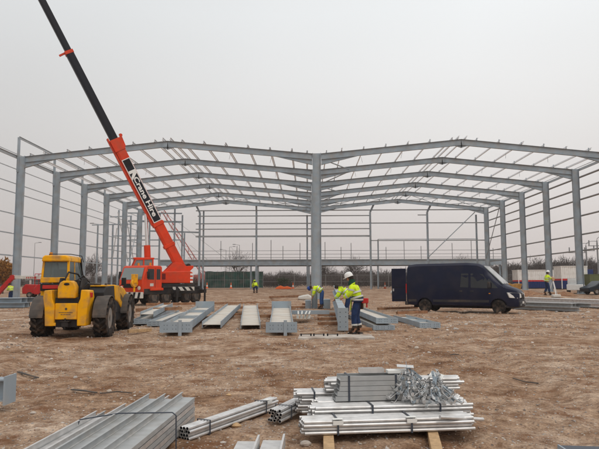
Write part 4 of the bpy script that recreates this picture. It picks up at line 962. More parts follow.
mb = MB(); q = [(6.585, -.95, 1.78), (6.585, .95, 1.78), (6.27, .9, 2.60), (6.27, -.9, 2.60)]; mb.add([V(v)+V((.02, 0, 0)) for v in q]+[V(v)-V((.05, 0, 0)) for v in q], [(0,1,2,3),(7,6,5,4),(0,4,5,1),(1,5,6,2),(2,6,7,3),(3,7,4,0)]); mb.build('windscreen', M['wind'], cb)
for s in (-1, 1):
    for (x0, x1) in ((5.45, 6.1), (4.8, 5.2)):
        mb = MB(); mb.box((x0, s*HW-.006, 1.78), (x1, s*HW+.006, 2.52)); mb.build('side_window', M['glass_dark'], cb, bevel=.004)
    mb = MB(); mb.box((5.32, s*HW-.009, 1.0), (5.34, s*HW+.009, 2.6)); mb.build('door_seam', M['dark'], cb)
    mb = MB(); mb.box((6.25, s*(HW+.22)-.1, 1.85), (6.32, s*(HW+.22)+.1, 2.35)); mb.tube((6.2, s*HW, 2.25), (6.28, s*(HW+.2), 2.3), .02); mb.build('mirror', M['black'], cb, bevel=.02)
    mb = MB(); mb.lathe([(.12, 6.60), (.14, 6.63), (.05, 6.65)], (0, s*.8, 1.2), 'X', 14); mb.build('headlight', M['lens'], cb, smooth=True)
    mb = MB(); mb.box((4.6, s*1.18-.10, 1.02), (5.9, s*1.18+.05, 1.2)); mb.build('mudguard', M['orange'], cb, bevel=.03)
mb = MB(); mb.box((5.5, HW+.002, 1.32), (5.85, HW+.01, 1.52)); mb.build('door_emblem', M['offwhite'], cb)
mb = MB(); mb.box((6.615, -.6, 1.22), (6.66, .6, 1.5)); mb.build('grille', M['dark'], cb)
for y_ in (.5, -.6):
    mb = MB(); mb.tube((5.2, y_, 2.76), (5.2, y_, 2.98), .08); mb.build('beacon', M['amber'], cb)
mb = MB(); mb.box((6.5, -1.1, .5), (6.75, 1.1, .92)); bpp = mb.build('front_bumper', M['offwhite'], CRN, bevel=.03)
for k in range(5):
    mb = MB(); y_ = -1.0+k*.44; mb.add([(6.755, y_, .51), (6.755, y_+.2, .51), (6.755, y_+.3, .91), (6.755, y_+.1, .91), (6.74, y_, .51), (6.74, y_+.2, .51), (6.74, y_+.3, .91), (6.74, y_+.1, .91)], [(0,1,2,3),(7,6,5,4),(0,4,5,1),(1,5,6,2),(2,6,7,3),(3,7,4,0)]); mb.build('stripe', M['dark'], bpp)
mb = MB(); mb.lathe([(.28, -.09), (.3, -.07), (.3, .07), (.28, .09)], (6.9, .62, 1.55), 'Y', 20); mb.box((6.70, .49, 1.55), (7.08, .75, 2.15)); mb.box((6.85, .57, .95), (6.95, .67, 1.4)); mb.build('hook_block', M['jcb'], CRN, bevel=.02, smooth=True)
for o in set(bpy.data.objects)-cab_before:
    if o.parent is CRN: o.location.x -= 1.45
for x in (-1.35, 2.0):
    mb = MB(); mb.box((x-.16, -1.55, .78), (x+.16, 1.55, 1.04)); ob = mb.build('outrigger_beam', M['black'], CRN, bevel=.02)
    for s in (-1, 1):
        mb = MB(); mb.tube((x, s*1.5, .12), (x, s*1.5, 1.3), .08); mb.lathe([(.28, 0.0), (.26, .1), (.1, .14)], (x, s*1.5, 0), 'Z', 16); mb.build('outrigger_leg', M['black'], ob, smooth=True)
# superstructure, turned on its slew ring. modelled about the slew axis, then turned
before = set(bpy.data.objects)
mb = MB(); mb.lathe([(.85, 1.32), (.85, 1.52)], (0, 0, 0), 'Z', 24); mb.build('slew_ring', M['black'], CRN)
mb = MB(); mb.poly([(-1.62, 1.52), (1.45, 1.52), (1.45, 2.20), (1.2, 2.36), (-1.4, 2.42), (-1.62, 2.30)], -1.2, 1.22, 'Y'); ss = mb.build('superstructure', M['orange'], CRN, bevel=.05, smooth=True)
mb = MB(); mb.box((.38, 1.222, 1.80), (1.02, 1.232, 2.22)); vt = mb.build('grille', M['dark'], ss)
for k in range(6):
    mb = MB(); mb.box((.39, 1.232, 1.83+k*.065), (1.01, 1.242, 1.85+k*.065)); mb.build('grille_bar', M['redlens'], vt)
for k in range(3):
    mb = MB(); z0 = 1.56+k*.27; mb.box((-1.635, 1.03, z0), (-1.42, 1.232, z0+.14)); mb.build('stripe', M['white'], ss, bevel=.01)
# tail board with black and white stripes hanging low at the rear
mb = MB(); mb.box((-1.7, 1.35, .98), (1.2, 1.43, 1.26)); sb = mb.build('striped_board', M['offwhite'], CRN)
for k in range(6):
    x0 = -1.65+k*.47; mb = MB(); q = [(x0+.2, 1.435, .99), (x0, 1.435, .99), (x0+.2, 1.435, 1.25), (x0+.4, 1.435, 1.25)]; mb.add(q+[(a_, 1.42, c_) for a_, b_, c_ in q], [(0,1,2,3),(7,6,5,4),(0,4,5,1),(1,5,6,2),(2,6,7,3),(3,7,4,0)]); mb.build('stripe', M['dark'], sb)
mb = MB(); mb.box((-1.75, -.6, 1.2), (1.4, 1.3, 1.48)); mb.box((-1.8, .9, .95), (-1.4, 1.3, 1.2)); mb.build('counterweight', M['black'], CRN, bevel=.03)
mb = MB(); mb.poly([(1.3, 1.7), (2.75, 1.7), (2.85, 2.4), (2.5, 3.22), (1.3, 3.30)], .35, 1.20, 'Y'); oc = mb.build('operator_cab', M['wind'], CRN, bevel=.02)
for (a_, b_) in (((1.3, 3.30), (2.5, 3.24)), ((2.5, 3.24), (2.85, 2.4)), ((1.3, 1.7), (1.3, 3.3)), ((1.95, 1.7), (1.95, 3.25)), ((1.3, 2.3), (2.85, 2.3))):
    for y_ in (.35, 1.22):
        mb = MB(); mb.bar((a_[0], y_, a_[1]), (b_[0], y_, b_[1]), .09, .09, up=(0,1,0)); mb.build('cab_frame', M['orange'], oc)
mb = MB(); mb.box((1.2, .3, 3.26), (2.65, 1.26, 3.38)); mb.build('cab_roof', M['orange'], oc, bevel=.03)
mb = MB(); mb.box((1.3, .36, 1.7), (2.82, 1.225, 2.26)); mb.build('cab_door', M['orange'], oc, bevel=.02)
# boom
slwL = V((slw.x, slw.y, CRN.location.z))
foot = V((-.85, -.15, 2.85))
def s2w(v): return slwL+Matrix.Rotation(SA, 3, 'Z') @ v
def projx(pw):
    q = CR.transposed() @ (pw-V((0,0,EYE))); return 299.5+F*q.x/-q.z, 224.5-F*q.y/-q.z
fw = s2w(foot); best = None
for ei in range(300, 850):
    e_ = R(ei/10); dirw = hs*math.cos(e_)+V((0,0,math.sin(e_)))
    for s_ in range(150, 600, 3):
        x_, y_ = projx(fw+dirw*(s_/10))
        if y_ < 0: break
    if best is None or abs(x_-41.5) < best[0]: best = (abs(x_-41.5), e_, s_/10)
BE = best[1]
bd = V((math.cos(BE), 0, math.sin(BE))); bu = V((-math.sin(BE), 0, math.cos(BE)))
def slen(yt):
    for s_ in range(10, 700):
        if projx(fw+(hs*math.cos(BE)+V((0,0,math.sin(BE))))*(s_/10))[1] < yt: return s_/10
L1_, L2_ = slen(141), slen(52)
print('BOOM', math.degrees(BE), best, L1_, L2_, projx(fw))
BW = .33
mb = MB(); mb.prism([(-BW+.06, -.36), (BW-.06, -.36), (BW, -.2), (BW, .36), (-BW, .36), (-BW, -.2)], foot-bd*.7, foot+bd*L1_, bu); bm0 = mb.build('base_boom', M['orange'], CRN, bevel=.02)
mb = MB(); mb.prism([(-.37, -.40), (.37, -.40), (.37, .40), (-.37, .40)], foot+bd*(L1_-.9), foot+bd*(L1_+.05), bu); mb.build('boom_collar', M['orange'], bm0, bevel=.02)
mb = MB(); mb.bar(foot+bd*3.6-bu*.42, foot+bd*(L1_+.3)-bu*.44, .4, .12, up=bu); mb.lathe([(.10, -.10), (.13, 0), (.10, .10)], foot+bd*(L1_+.2)+bu*.58, 'Y', 12); mb.bar(foot+bd*(L1_-.7)+bu*.46, foot+bd*(L1_+.3)+bu*.55, .25, .14, up=bu); mb.build('boom_stay', M['orange'], bm0)
for u_ in (1.6, 3.4):
    mb = MB(); mb.prism([(-.38, -.42), (.38, -.42), (.38, .41), (-.38, .41)], foot+bd*u_, foot+bd*(u_+.25), bu); mb.build('boom_rib', M['orange'], bm0, bevel=.02)
mb = MB(); mb.prism([(-.24, -.29), (.24, -.29), (.27, -.1), (.27, .27), (-.27, .27), (-.27, -.1)], foot+bd*L1_, foot+bd*L2_, bu); mb.build('middle_boom', M['boom'], CRN, bevel=.02)
mb = MB(); mb.prism([(-.28, -.32), (.28, -.32), (.28, .30), (-.28, .30)], foot+bd*(L2_-.2), foot+bd*(L2_+.05), bu)
mb.bar(foot+bd*L2_-bu*.3, foot+bd*(L2_-.05)-bu*.75, .14, .1, up=(0,1,0)); mb.build('boom_collar', M['orange'], CRN, bevel=.01)
mb = MB(); mb.prism([(-.19, -.24), (.19, -.24), (.22, -.1), (.22, .22), (-.22, .22), (-.22, -.1)], foot+bd*L2_, foot+bd*(L2_+9), bu); mb.build('upper_boom', M['boom'], CRN, bevel=.02)
mb = MB(); mb.prism([(-.2, -.25), (.2, -.25), (.22, .22), (-.22, .22)], foot+bd*(L2_+9), foot+bd*(L2_+15), bu); mb.lathe([(.3, -.25), (.32, 0), (.3, .25)], foot+bd*(L2_+15), 'Y', 14); mb.build('boom_head', M['boom'], CRN, bevel=.02)
c0 = V((1.45, foot.y, 2.0)); c1 = foot+bd*4.6-bu*.45; cm = c0+(c1-c0)*.5
mb = MB(); mb.tube(c0, cm, .24, n=16); cyl = mb.build('luffing_cylinder', M['orange'], CRN, smooth=True)
mb = MB(); mb.tube(cm, c1, .13, n=14); mb.build('piston_rod', M['chrome'], cyl, smooth=True)
for y_ in (foot.y-.6, foot.y+.45):
    mb = MB(); mb.poly([(-1.4, 2.3), (.4, 2.3), (-.3, foot.z+.2), (-.8, foot.z+.22), (-1.3, foot.z-.05), (-1.8, foot.z-.0), (-1.8, foot.z-.18)], y_, y_+.15, 'Y'); mb.build('boom_pivot', M['orange'], CRN, bevel=.02)
mb = MB(); mb.lathe([(.2, -.42), (.2, .42)], (-1.45, foot.y, foot.z-.05), 'Y', 16); mb.build('winch', M['black'], CRN, smooth=True)
ys = foot.y+BW+.005
def onb(s, v, y): return foot+bd*s+bu*v+V((0, y-foot.y, 0))
def quadslab(sa, sb_, va, vb, y0, y1, nm, m, par):
    mb = MB(); q = [onb(sa, va, y0), onb(sb_, va, y0), onb(sb_, vb, y0), onb(sa, vb, y0)]; q += [onb(sa, va, y1), onb(sb_, va, y1), onb(sb_, vb, y1), onb(sa, vb, y1)]
    mb.add(q, [(0,3,2,1),(4,5,6,7),(0,1,5,4),(1,2,6,5),(2,3,7,6),(3,0,4,7)]); return mb.build(nm, M[m], par)
sg_a, sg_b = slen(223), slen(161)
VA0, VB0 = -.29, .34
fr = quadslab(sg_a, sg_b, VA0, VB0, ys, ys+.02, 'sign_board', 'white', CRN)
quadslab(sg_a+.06, sg_b-.06, VA0+.05, VB0-.05, ys+.02, ys+.026, 'sign_field', 'boom', fr)
SLn = sg_b-sg_a
rx = -bd; rz_ = V((0,1,0)); ry = rz_.cross(rx)
Rm = Matrix((rx, ry, rz_)).transposed()
t_ = text('Crane Hire', .50, fr, 'white', onb(sg_a+SLn*.40, .03, ys+.03), Rm, 'lettering', .006, sx=1, off=.014)
wd = t_.dimensions.x; 
for v in t_.data.vertices: v.co.x *= SLn*.62/wd
pts = [onb(sg_b-.95-a_, .04+b_, ys+.03) for a_, b_ in ((.0, .27), (.0, -.27), (.22, -.27), (.22, -.02), (.5, -.27), (.72, -.27), (.30, .27))]
n_ = len(pts); mb = MB(); mb.add(pts+[v+V((0, .006, 0)) for v in pts], [tuple(range(n_)), tuple(range(2*n_-1, n_-1, -1))]+[(i, (i+1) % n_, (i+1) % n_+n_, i+n_) for i in range(n_)]); mb.build('logo_mark', M['white'], fr)
quadslab(sg_b-.62, sg_b-.06, VA0+.05, VB0-.05, ys+.027, ys+.031, 'logo_field', 'dark', fr)
RS = Matrix.Rotation(SA-CA, 4, 'Z'); bpy.context.view_layer.update()
for o in set(bpy.data.objects)-before:
    if o.parent is CRN:
        m4 = Matrix.Translation((SX, 0, 0)) @ RS @ o.matrix_basis; o.matrix_basis = m4
# ---------------------------------------------------------------- people
def skin_mesh(name, nodes, edges, root, m, parent=None, sub=1, smooth=True):
    """nodes {key: ((x,y,z), rx, ry)}"""
    keys = list(nodes); idx = {k: i for i, k in enumerate(keys)}
    me = bpy.data.meshes.new(name); me.from_pydata([nodes[k][0] for k in keys], [(idx[a], idx[b]) for a, b in edges], [])
    o = bpy.data.objects.new(name, me); COL.objects.link(o)
    sk = o.modifiers.new('skin', 'SKIN'); sk.use_smooth_shade = True; sk.branch_smoothing = .6
    for k in keys:
        v = me.skin_vertices[0].data[idx[k]]; r_ = nodes[k][1:]; v.radius = (r_[0], r_[1] if len(r_) > 1 else r_[0]); v.use_root = (k == root); v.use_loose = False
    s = o.modifiers.new('sub', 'SUBSURF'); s.levels = sub; s.render_levels = sub
    bpy.context.view_layer.update(); bake(o); o.data.materials.clear(); o.data.materials.append(m); o.parent = parent
    return o
def lerp(a, b, t): return tuple(a[i]+(b[i]-a[i])*t for i in range(3))
def person(loc, rz, J, label, scale=1., hat='hat', trousers='jeans', jacket='hivis', tape=True, group=None, cuffs=True, hem=.0):
    """J joints: pelvis, waist, chest, neck, head, face(dir vector), shL/shR elL.. wrL.. hipL knL anL toL"""
    P = empty('person', loc, label, 'person', rz=rz, group=group); P.scale = (scale,)*3
    g = lambda k: tuple(J[k])
    hd = V(J['head']); fc = V(J['face']).normalized(); nk = V(J['neck']); up = (hd-nk).normalized()
    n = {}; e = []
    BK = [1.0]
    def add(k, p, *r): n[k] = (tuple(p), *[q*BK[0] for q in r]); return k
    def link(*ks): e.extend(zip(ks[:-1], ks[1:]))
    add('pelvis', g('pelvis'), .15, .11); add('waist', g('waist'), .13, .10); add('chest', g('chest'), .155, .115); add('neckb', lerp(J['chest'], J['neck'], .75), .075, .075); add('neck', nk, .055, .055)
    add('jaw', hd-up*.055+fc*.018, .068, .072); add('head', hd+up*.02, .078, .092); add('crown', hd+up*.095-fc*.005, .06, .068)
    add('nose', hd-up*.012+fc*.108, .013, .014)
    link('pelvis', 'waist', 'chest', 'neckb', 'neck', 'jaw', 'head', 'crown'); link('head', 'nose')
    for s in 'LR':
        add('sh'+s, g('sh'+s), .062, .062); add('el'+s, g('el'+s), .044, .044); add('wr'+s, g('wr'+s), .028, .032)
        link('chest', 'sh'+s, 'el'+s, 'wr'+s)
        d = (V(J['wr'+s])-V(J['el'+s])).normalized(); hv = V(J.get('hand'+s, d)).normalized()
        pm = V(J['wr'+s])+hv*.065; add('pm'+s, pm, .034, .018); link('wr'+s, 'pm'+s)
        side = hv.cross(V(J.get('palm'+s, (0, 1, 0)))).normalized(); cu = V(J.get('palm'+s, (0, 1, 0))); cu = (cu-hv*cu.dot(hv)).normalized()
        for q, (off, ln) in enumerate(((-.030, .060), (-.010, .072), (.010, .068), (.029, .052))):
            a_ = pm+side*off+hv*.028; b_ = a_+hv*ln*.55+cu*.012; c_ = b_+hv*ln*.35+cu*ln*.45
            ka, kb, kc = [f'f{s}{q}{z}' for z in 'abc']; add(ka, a_, .010); add(kb, b_, .009); add(kc, c_, .008); link('pm'+s, ka, kb, kc)
        a_ = pm-side*.036-hv*.02; b_ = a_-side*.02+hv*.03+cu*.012; add('t'+s+'a', a_, .011); add('t'+s+'b', b_, .010); add('t'+s+'c', b_+hv*.026+cu*.008, .008); link('pm'+s, 't'+s+'a', 't'+s+'b', 't'+s+'c')
        add('hip'+s, g('hip'+s), .088, .088); add('kn'+s, g('kn'+s), .058, .058); add('calf'+s, lerp(J['kn'+s], J['an'+s], .3), .044, .046); add('an'+s, g('an'+s), .024, .024); add('to'+s, g('to'+s), .022, .018)
        link('pelvis', 'hip'+s, 'kn'+s, 'calf'+s, 'an'+s, 'to'+s)
    skin_mesh('body', n, e, 'pelvis', M['skin'], P)
    # trousers
    BK[0] = 1.10
    n = {}; e = []
    add('pelvis', g('pelvis'), .175, .135); add('waist', lerp(J['pelvis'], J['waist'], .7), .165, .13); link('pelvis', 'waist')
    for s in 'LR':
        add('hip'+s, g('hip'+s), .112, .108); add('th'+s, lerp(J['hip'+s], J['kn'+s], .5), .098, .096); add('kn'+s, g('kn'+s), .082, .082); add('calf'+s, lerp(J['kn'+s], J['an'+s], .4), .082, .082); add('an'+s, lerp(J['kn'+s], J['an'+s], .66), .078, .080)
        link('pelvis', 'hip'+s, 'th'+s, 'kn'+s, 'calf'+s, 'an'+s)
    tr = skin_mesh('trousers', n, e, 'pelvis', M[trousers], P)
    # jacket
    BK[0] = 1.24
    n = {}; e = []
    add('hem', lerp(J['waist'], J['pelvis'], .55+hem), .185, .15); add('waist', g('waist'), .175, .14); add('chest', lerp(J['waist'], J['chest'], .85), .195, .15); add('col', lerp(J['chest'], J['neck'], .45), .155, .125); add('neck', lerp(J['chest'], J['neck'], .88), .088, .088)
    link('hem', 'waist', 'chest', 'col', 'neck')
    for s in 'LR':
        add('sh'+s, g('sh'+s), .092, .09); add('up'+s, lerp(J['sh'+s], J['el'+s], .5), .084, .082); add('el'+s, g('el'+s), .073, .073); add('fo'+s, lerp(J['el'+s], J['wr'+s], .55), .064, .064); add('cu'+s, lerp(J['el'+s], J['wr'+s], .93), .052, .052)
        link('chest', 'sh'+s, 'up'+s, 'el'+s, 'fo'+s, 'cu'+s)
    jk = skin_mesh('jacket', n, e, 'waist', M[jacket], P)
    # boots
    for s in 'LR':
        a_ = V(J['an'+s]); t_ = V(J['to'+s]); f_ = V((t_.x-a_.x, t_.y-a_.y, 0)).normalized(); z0 = min(a_.z, t_.z)
        nb = {'t': (tuple(V(lerp(J['kn'+s], J['an'+s], .55))), .084, .086), 'a': (tuple(V(lerp(J['kn'+s], J['an'+s], .80))), .078, .082), 'b': (tuple(a_-V((0,0,.005))-f_*.02), .095, .10), 'c': (tuple(a_+f_*.09+V((0,0,-.022))), .070, .062), 'd': (tuple(a_+f_*.185+V((0,0,-.036))), .064, .050)}
        bt = skin_mesh('boot', nb, [('t','a'), ('a','b'), ('b','c'), ('c','d')], 'b', M['boot'], P)
        mb = MB(); c_ = a_+f_*.06; r_ = V((f_.y, -f_.x, 0)); q = [c_-f_*.12-r_*.042, c_+f_*.14-r_*.048, c_+f_*.16, c_+f_*.14+r_*.048, c_-f_*.12+r_*.042]; zb = a_.z-.085
        q0 = [V((v.x, v.y, zb)) for v in q]; q1 = [V((v.x, v.y, zb+.035)) for v in q]; mb.add(q0+q1, [(4,3,2,1,0), (5,6,7,8,9)]+[(i, (i+1) % 5, (i+1) % 5+5, i+5) for i in range(5)]); mb.build('sole', M['black'], bt)
    # reflective tape rings
    def ring(c, ax, r, rx_, ry_, wd_, par, m='tape'):
        ax = V(ax).normalized(); sx_ = V(rx_); sx_ = (sx_-ax*sx_.dot(ax)).normalized(); sy_ = ax.cross(sx_); mb = MB(); N_ = 20; vs = []
        for hh in (-wd_/2, wd_/2):
            for q in range(N_):
                t = 2*PI*q/N_; vs.append(V(c)+ax*hh+sx_*math.cos(t)*r[0]+sy_*math.sin(t)*r[1])
        for hh in (-wd_/2, wd_/2):
            for q in range(N_):
                t = 2*PI*q/N_; vs.append(V(c)+ax*hh+sx_*math.cos(t)*(r[0]-.012)+sy_*math.sin(t)*(r[1]-.012))
        fs = []
        for q in range(N_):
            w = (q+1) % N_; fs += [(q, w, N_+w, N_+q), (2*N_+q, 3*N_+q, 3*N_+w, 2*N_+w), (q, 2*N_+q, 2*N_+w, w), (N_+q, N_+w, 3*N_+w, 3*N_+q)]
        mb.add(vs, fs); mb.build('reflective_band', M[m], par, smooth=True)
    if tape:
        sd_ = V(J['shR'])-V(J['shL'])
        c = lerp(J['waist'], J['chest'], .35); ring(c, V(J['chest'])-V(J['waist']), (.230, .186), sd_, 0, .05, jk)
        c = lerp(J['waist'], J['pelvis'], .35); ring(c, V(J['waist'])-V(J['pelvis']), (.235, .193), sd_, 0, .05, jk)
        for s in 'LR':
            ring(lerp(J['sh'+s], J['el'+s], .55), V(J['el'+s])-V(J['sh'+s]), (.100, .098), (.3, .5, .2), 0, .05, jk)
            ring(lerp(J['el'+s], J['wr'+s], .45), V(J['wr'+s])-V(J['el'+s]), (.083, .083), (.3, .5, .2), 0, .045, jk)
    if cuffs:
        for s in 'LR': ring(lerp(J['kn'+s], J['an'+s], .56), V(J['an'+s])-V(J['kn'+s]), (.093, .093), (.3, .5, .2), 0, .05, tr)
    # hard hat, eyes, ears, hair
    sdv = up.cross(fc).normalized(); Mx = Matrix((sdv, fc, up)).transposed() if False else Matrix((fc.cross(up).normalized(), fc, up)).transposed()
    for s in (-1, 1):
        mb = MB(); mb.lathe([(.002, -.01), (.010, 0), (.002, .01)], (0,0,0), 'Z', 8); o = mb.build('eye', M['hair'], P, loc=hd+Mx @ V((s*.032, .088, .012)))
        mb = MB(); mb.lathe([(.004, -.008), (.020, -.004), (.022, .004), (.008, .008)], (0,0,0), 'X', 8); o = mb.build('ear', M['skin'], P, loc=hd+Mx @ V((s*.082, -.005, .0))); o.rotation_euler = Mx.to_euler()
    mb = MB(); prof = [(.080, -.075), (.094, -.03), (.098, .02), (.09, .07), (.05, .10)]
    mb.lathe(prof, (0, -.028, .01), 'Z', 16); mb.v = [(x, y if y < .02 else .02+(y-.02)*.35, z) for x, y, z in mb.v]; o = mb.build('hair', M['hair'], P, smooth=True, loc=hd); o.rotation_euler = Mx.to_euler()
    if hat:
        mb = MB(); mb.lathe([(.118, .0), (.121, .03), (.116, .075), (.095, .118), (.06, .143), (.02, .152)], (0, -.005, .045), 'Z', 22)
        mb.lathe([(.120, -.006), (.138, -.004), (.138, .002), (.118, .008)], (0, .0, .045), 'Z', 22)
        mb.v = [(x*.95, y*1.08, z) for x, y, z in mb.v]
        mb.poly([(-.09, .10), (.09, .10), (.06, .175), (.0, .19), (-.06, .175)], .040, .049, 'Z')
        for xx in (-.03, 0, .03):
            mb.poly([(-.10, .125), (-.05, .178), (0, .198), (.05, .178), (.10, .125), (.05, .165), (0, .186), (-.05, .165)], xx-.008, xx+.008, 'X')
        o = mb.build('hard_hat', M[hat], P, smooth=True, loc=hd+up*.012); o.rotation_euler = Mx.to_euler()
    return P
def stand(**k):
    J = dict(pelvis=(0,0,.98), waist=(0,.0,1.14), chest=(0,.02,1.38), neck=(0,.04,1.53), head=(0,.06,1.66), face=(0,1,-.1),
             shL=(-.19,.02,1.44), shR=(.19,.02,1.44), elL=(-.27,.0,1.15), elR=(.27,0,1.15), wrL=(-.26,.12,.92), wrR=(.26,.12,.92),
             hipL=(-.095,0,.92), hipR=(.095,0,.92), knL=(-.10,.03,.50), knR=(.10,.03,.50), anL=(-.11,-.01,.085), anR=(.11,-.01,.085), toL=(-.13,.15,.035), toR=(.13,.15,.035))
    J.update(k); return J
# main worker : faces left and a little away, head turned down-left
p = gnd(357.5, 335.2); FZ = PADZ
J = stand(face=(-.25, 1, -.35), head=(-.01,.22,1.63), neck=(0,.15,1.51), chest=(0,.10,1.37), waist=(0,.02,1.13), pelvis=(0,-.03,.97), shL=(-.19,.10,1.43), shR=(.19,.10,1.43), elR=(.26,.0,1.15), wrR=(.24,.12,.90), palmR=(-1,0,0), elL=(-.22,.14,1.18), wrL=(-.12,.40,1.06), palmL=(1,0,0),
          knR=(.10,.05,.50), anR=(.12,-.07,.085), toR=(.15,.10,.035), knL=(-.09,.08,.51), anL=(-.09,.06,.085), toL=(-.10,.23,.035))
W1 = person((p.x, p.y, FZ), R(72), J, 'person standing in white hard hat and yellow hi-vis jacket on the concrete strip', 1.0)
# scarf/hood, dark jacket band, tool pouch and strap tail
def extra(mb, name, m, par, **k): return mb.build(name, M[m], par, **k)
mb = MB(); mb.lathe([(.11, -.07), (.115, -.02), (.10, .03), (.098, .075), (.09, .11)], (-.01, .15, 1.50), 'Z', 16); extra(mb, 'hood', 'green_cloth', W1, smooth=True)
mb = MB(); mb.lathe([(.210, 0), (.228, .03), (.226, .13), (.20, .16)], (0, -.01, .95), 'Z', 18); mb.v = [(x, y*.82, z) for x, y, z in mb.v]; extra(mb, 'jacket_hem', 'jeans', W1, smooth=True)
mb = MB(); mb.lathe([(.229, 0), (.235, .02), (.229, .05)], (0, -.01, .985), 'Z', 18); mb.v = [(x, y*.82, z) for x, y, z in mb.v]; extra(mb, 'tool_belt', 'tape', W1, smooth=True)
mb = MB(); mb.bar((-.02, .17, 1.05), (.02, .20, .70), .09, .02, up=(0,1,0)); extra(mb, 'loose_strap', 'hivis', W1)
mb = MB(); mb.box((.14, -.14, .72), (.27, .02, .98)); extra(mb, 'tool_pouch', 'boot', W1, bevel=.03, smooth=True)
o = None; wp = Matrix.Rotation(R(72), 4, 'Z') @ V((.28, -.02, 0)); mb = MB(); mb.box((-.055,-.10,-.05),(.055,.10,.10)); mb.bar((0,-.05,-.04),(0,-.05,-.18),.045); o = mb.build('power_drill', M['red'], None, bevel=.02, loc=(W1.location.x+.235, W1.location.y-.02, FZ+.95), rz=R(80)); tag(o, 'small red power tool at the right hip of the standing worker', 'power tool')
# bent worker by the girder
p = gnd(346.5, 318)
J = stand(pelvis=(0,-.12,.95), waist=(0,.0,1.10), chest=(0,.18,1.27), neck=(0,.29,1.33), head=(0,.41,1.33), face=(0,.7,-.75), shL=(-.18,.22,1.29), shR=(.18,.22,1.29), elL=(-.22,.32,1.02), elR=(.22,.32,1.02), wrL=(-.12,.50,.84), wrR=(.14,.50,.84), palmL=(0,1,-.2), palmR=(0,1,-.2), handL=(0,.5,-1), handR=(0,.5,-1),
          hipL=(-.095,-.12,.90), hipR=(.095,-.12,.90), knL=(-.10,.0,.48), knR=(.10,-.02,.48))
person((p.x, p.y, ground_at(p.x, p.y)), R(80), J, 'person bending over the upright girder, dark bare head, hi-vis jacket', hat=None)
# bent worker with blue hat
p = gnd(320.5, 309.5)
J = stand(pelvis=(0,-.08,.95), waist=(0,.05,1.07), chest=(0,.27,1.17), neck=(0,.40,1.19), head=(0,.52,1.15), face=(0,.55,-.85), shL=(-.18,.30,1.18), shR=(.18,.30,1.18), elL=(-.22,.34,.90), elR=(.22,.34,.90), wrL=(-.12,.42,.68), wrR=(.14,.42,.68), palmL=(0,1,0), palmR=(0,1,0), handL=(0,.3,-1), handR=(0,.3,-1),
          hipL=(-.095,-.1,.90), hipR=(.095,-.1,.90), knL=(-.10,-.04,.48), knR=(.10,-.07,.48), anL=(-.11,-.06,.085), anR=(.11,-.12,.085), toL=(-.12,.10,.035), toR=(.12,.04,.035))
person((p.x, p.y, ground_at(p.x, p.y)), R(84), J, 'person in blue hard hat and light blue trousers stooping in front of the centre column', 1.06, hat='hat_blue', trousers='jeans2', cuffs=False)
# far crouching worker
p = gnd(255.5, 291.8)
J = stand(pelvis=(0,-.22,.62), waist=(0,-.10,.76), chest=(0,.12,.93), neck=(0,.24,1.02), head=(0,.33,1.10), face=(0,1,-.6), shL=(-.18,.15,.98), shR=(.18,.15,.98), elL=(-.24,.30,.75), elR=(.24,.30,.75), wrL=(-.12,.42,.55), wrR=(.12,.42,.55), hipL=(-.1,-.2,.56), hipR=(.1,-.2,.56), knL=(-.17,.15,.52), knR=(.17,.15,.52), anL=(-.13,-.08,.085), anR=(.13,-.08,.085), toL=(-.15,.1,.035), toR=(.15,.1,.035))
person((p.x, p.y, ground_at(p.x, p.y)), R(20), J, 'tiny crouching person in hi-vis far off below the floor beam', 1.25, hat='hivis', tape=False, cuffs=False)
# surveyor
J = stand(face=(0, 1, -.12), chest=(0,.05,1.38), neck=(0,.09,1.52), head=(0,.13,1.64), shL=(-.18,.06,1.43), shR=(.18,.06,1.43), elL=(-.2,.18,1.19), elR=(.2,.18,1.19), wrL=(-.08,.38,1.30), wrR=(.1,.38,1.30), palmL=(1,0,0), palmR=(-1,0,0), knR=(.1,.10,.5), anR=(.11,.14,.085), toR=(.11,.30,.035), anL=(-.11,-.18,.085), toL=(-.11,-.03,.035))
q = aty(547, 290, 46.5)
person((q.x, q.y, ground_at(q.x, q.y)), R(-80), J, 'person in white hard hat using a surveying instrument near the right columns', 1.03, cuffs=False)
# worker at left edge behind girder
p = aty(10.5, 300, 51.0)
J = stand(face=(.3, 1, -.5), wrL=(-.12,.35,1.05), wrR=(.12,.35,1.05), elL=(-.22,.15,1.15), elR=(.22,.15,1.15), chest=(0,.10,1.36), neck=(0,.17,1.49), head=(0,.25,1.58))
person((p.x, p.y, ground_at(p.x, p.y)), R(60), J, 'person in hi-vis jacket and dark trousers before the red boom at far left', .95, cuffs=False, hat=None)
# tripod
q2 = aty(553.5, 290, 46.3); zg = ground_at(q2.x, q2.y)
TR = empty('survey_tripod', (q2.x, q2.y, zg), 'white legged survey tripod with instrument in front of the surveyor', 'tripod')
for k in range(3):
    a_ = R(30+120*k); mb = MB(); mb.bar((0,0,1.15), (.42*math.cos(a_), .42*math.sin(a_), 0.0), .05, .03); mb.build('leg', M['white'], TR)
mb = MB(); mb.box((-.09,-.07,1.17),(.09,.07,1.38)); mb.tube((-.12,0,1.30),(.14,0,1.30),.04); mb.lathe([(.1, 1.13),(.1,1.17)], (0,0,0), 'Z', 14); mb.build('level_instrument', M['timber'], TR, bevel=.01)
q3 = aty(556, 294, 45.5); mb = MB(); mb.box((-.3,-.2,0),(.3,.2,.22)); o = mb.build('instrument_case', M['offwhite'], None, loc=(q3.x, q3.y, ground_at(q3.x, q3.y)), bevel=.05, smooth=True); tag(o, 'pale case on the mound beside the survey tripod', 'case')
# ---------------------------------------------------------------- background
FZ0 = lambda x, y: float(gz(x, y))
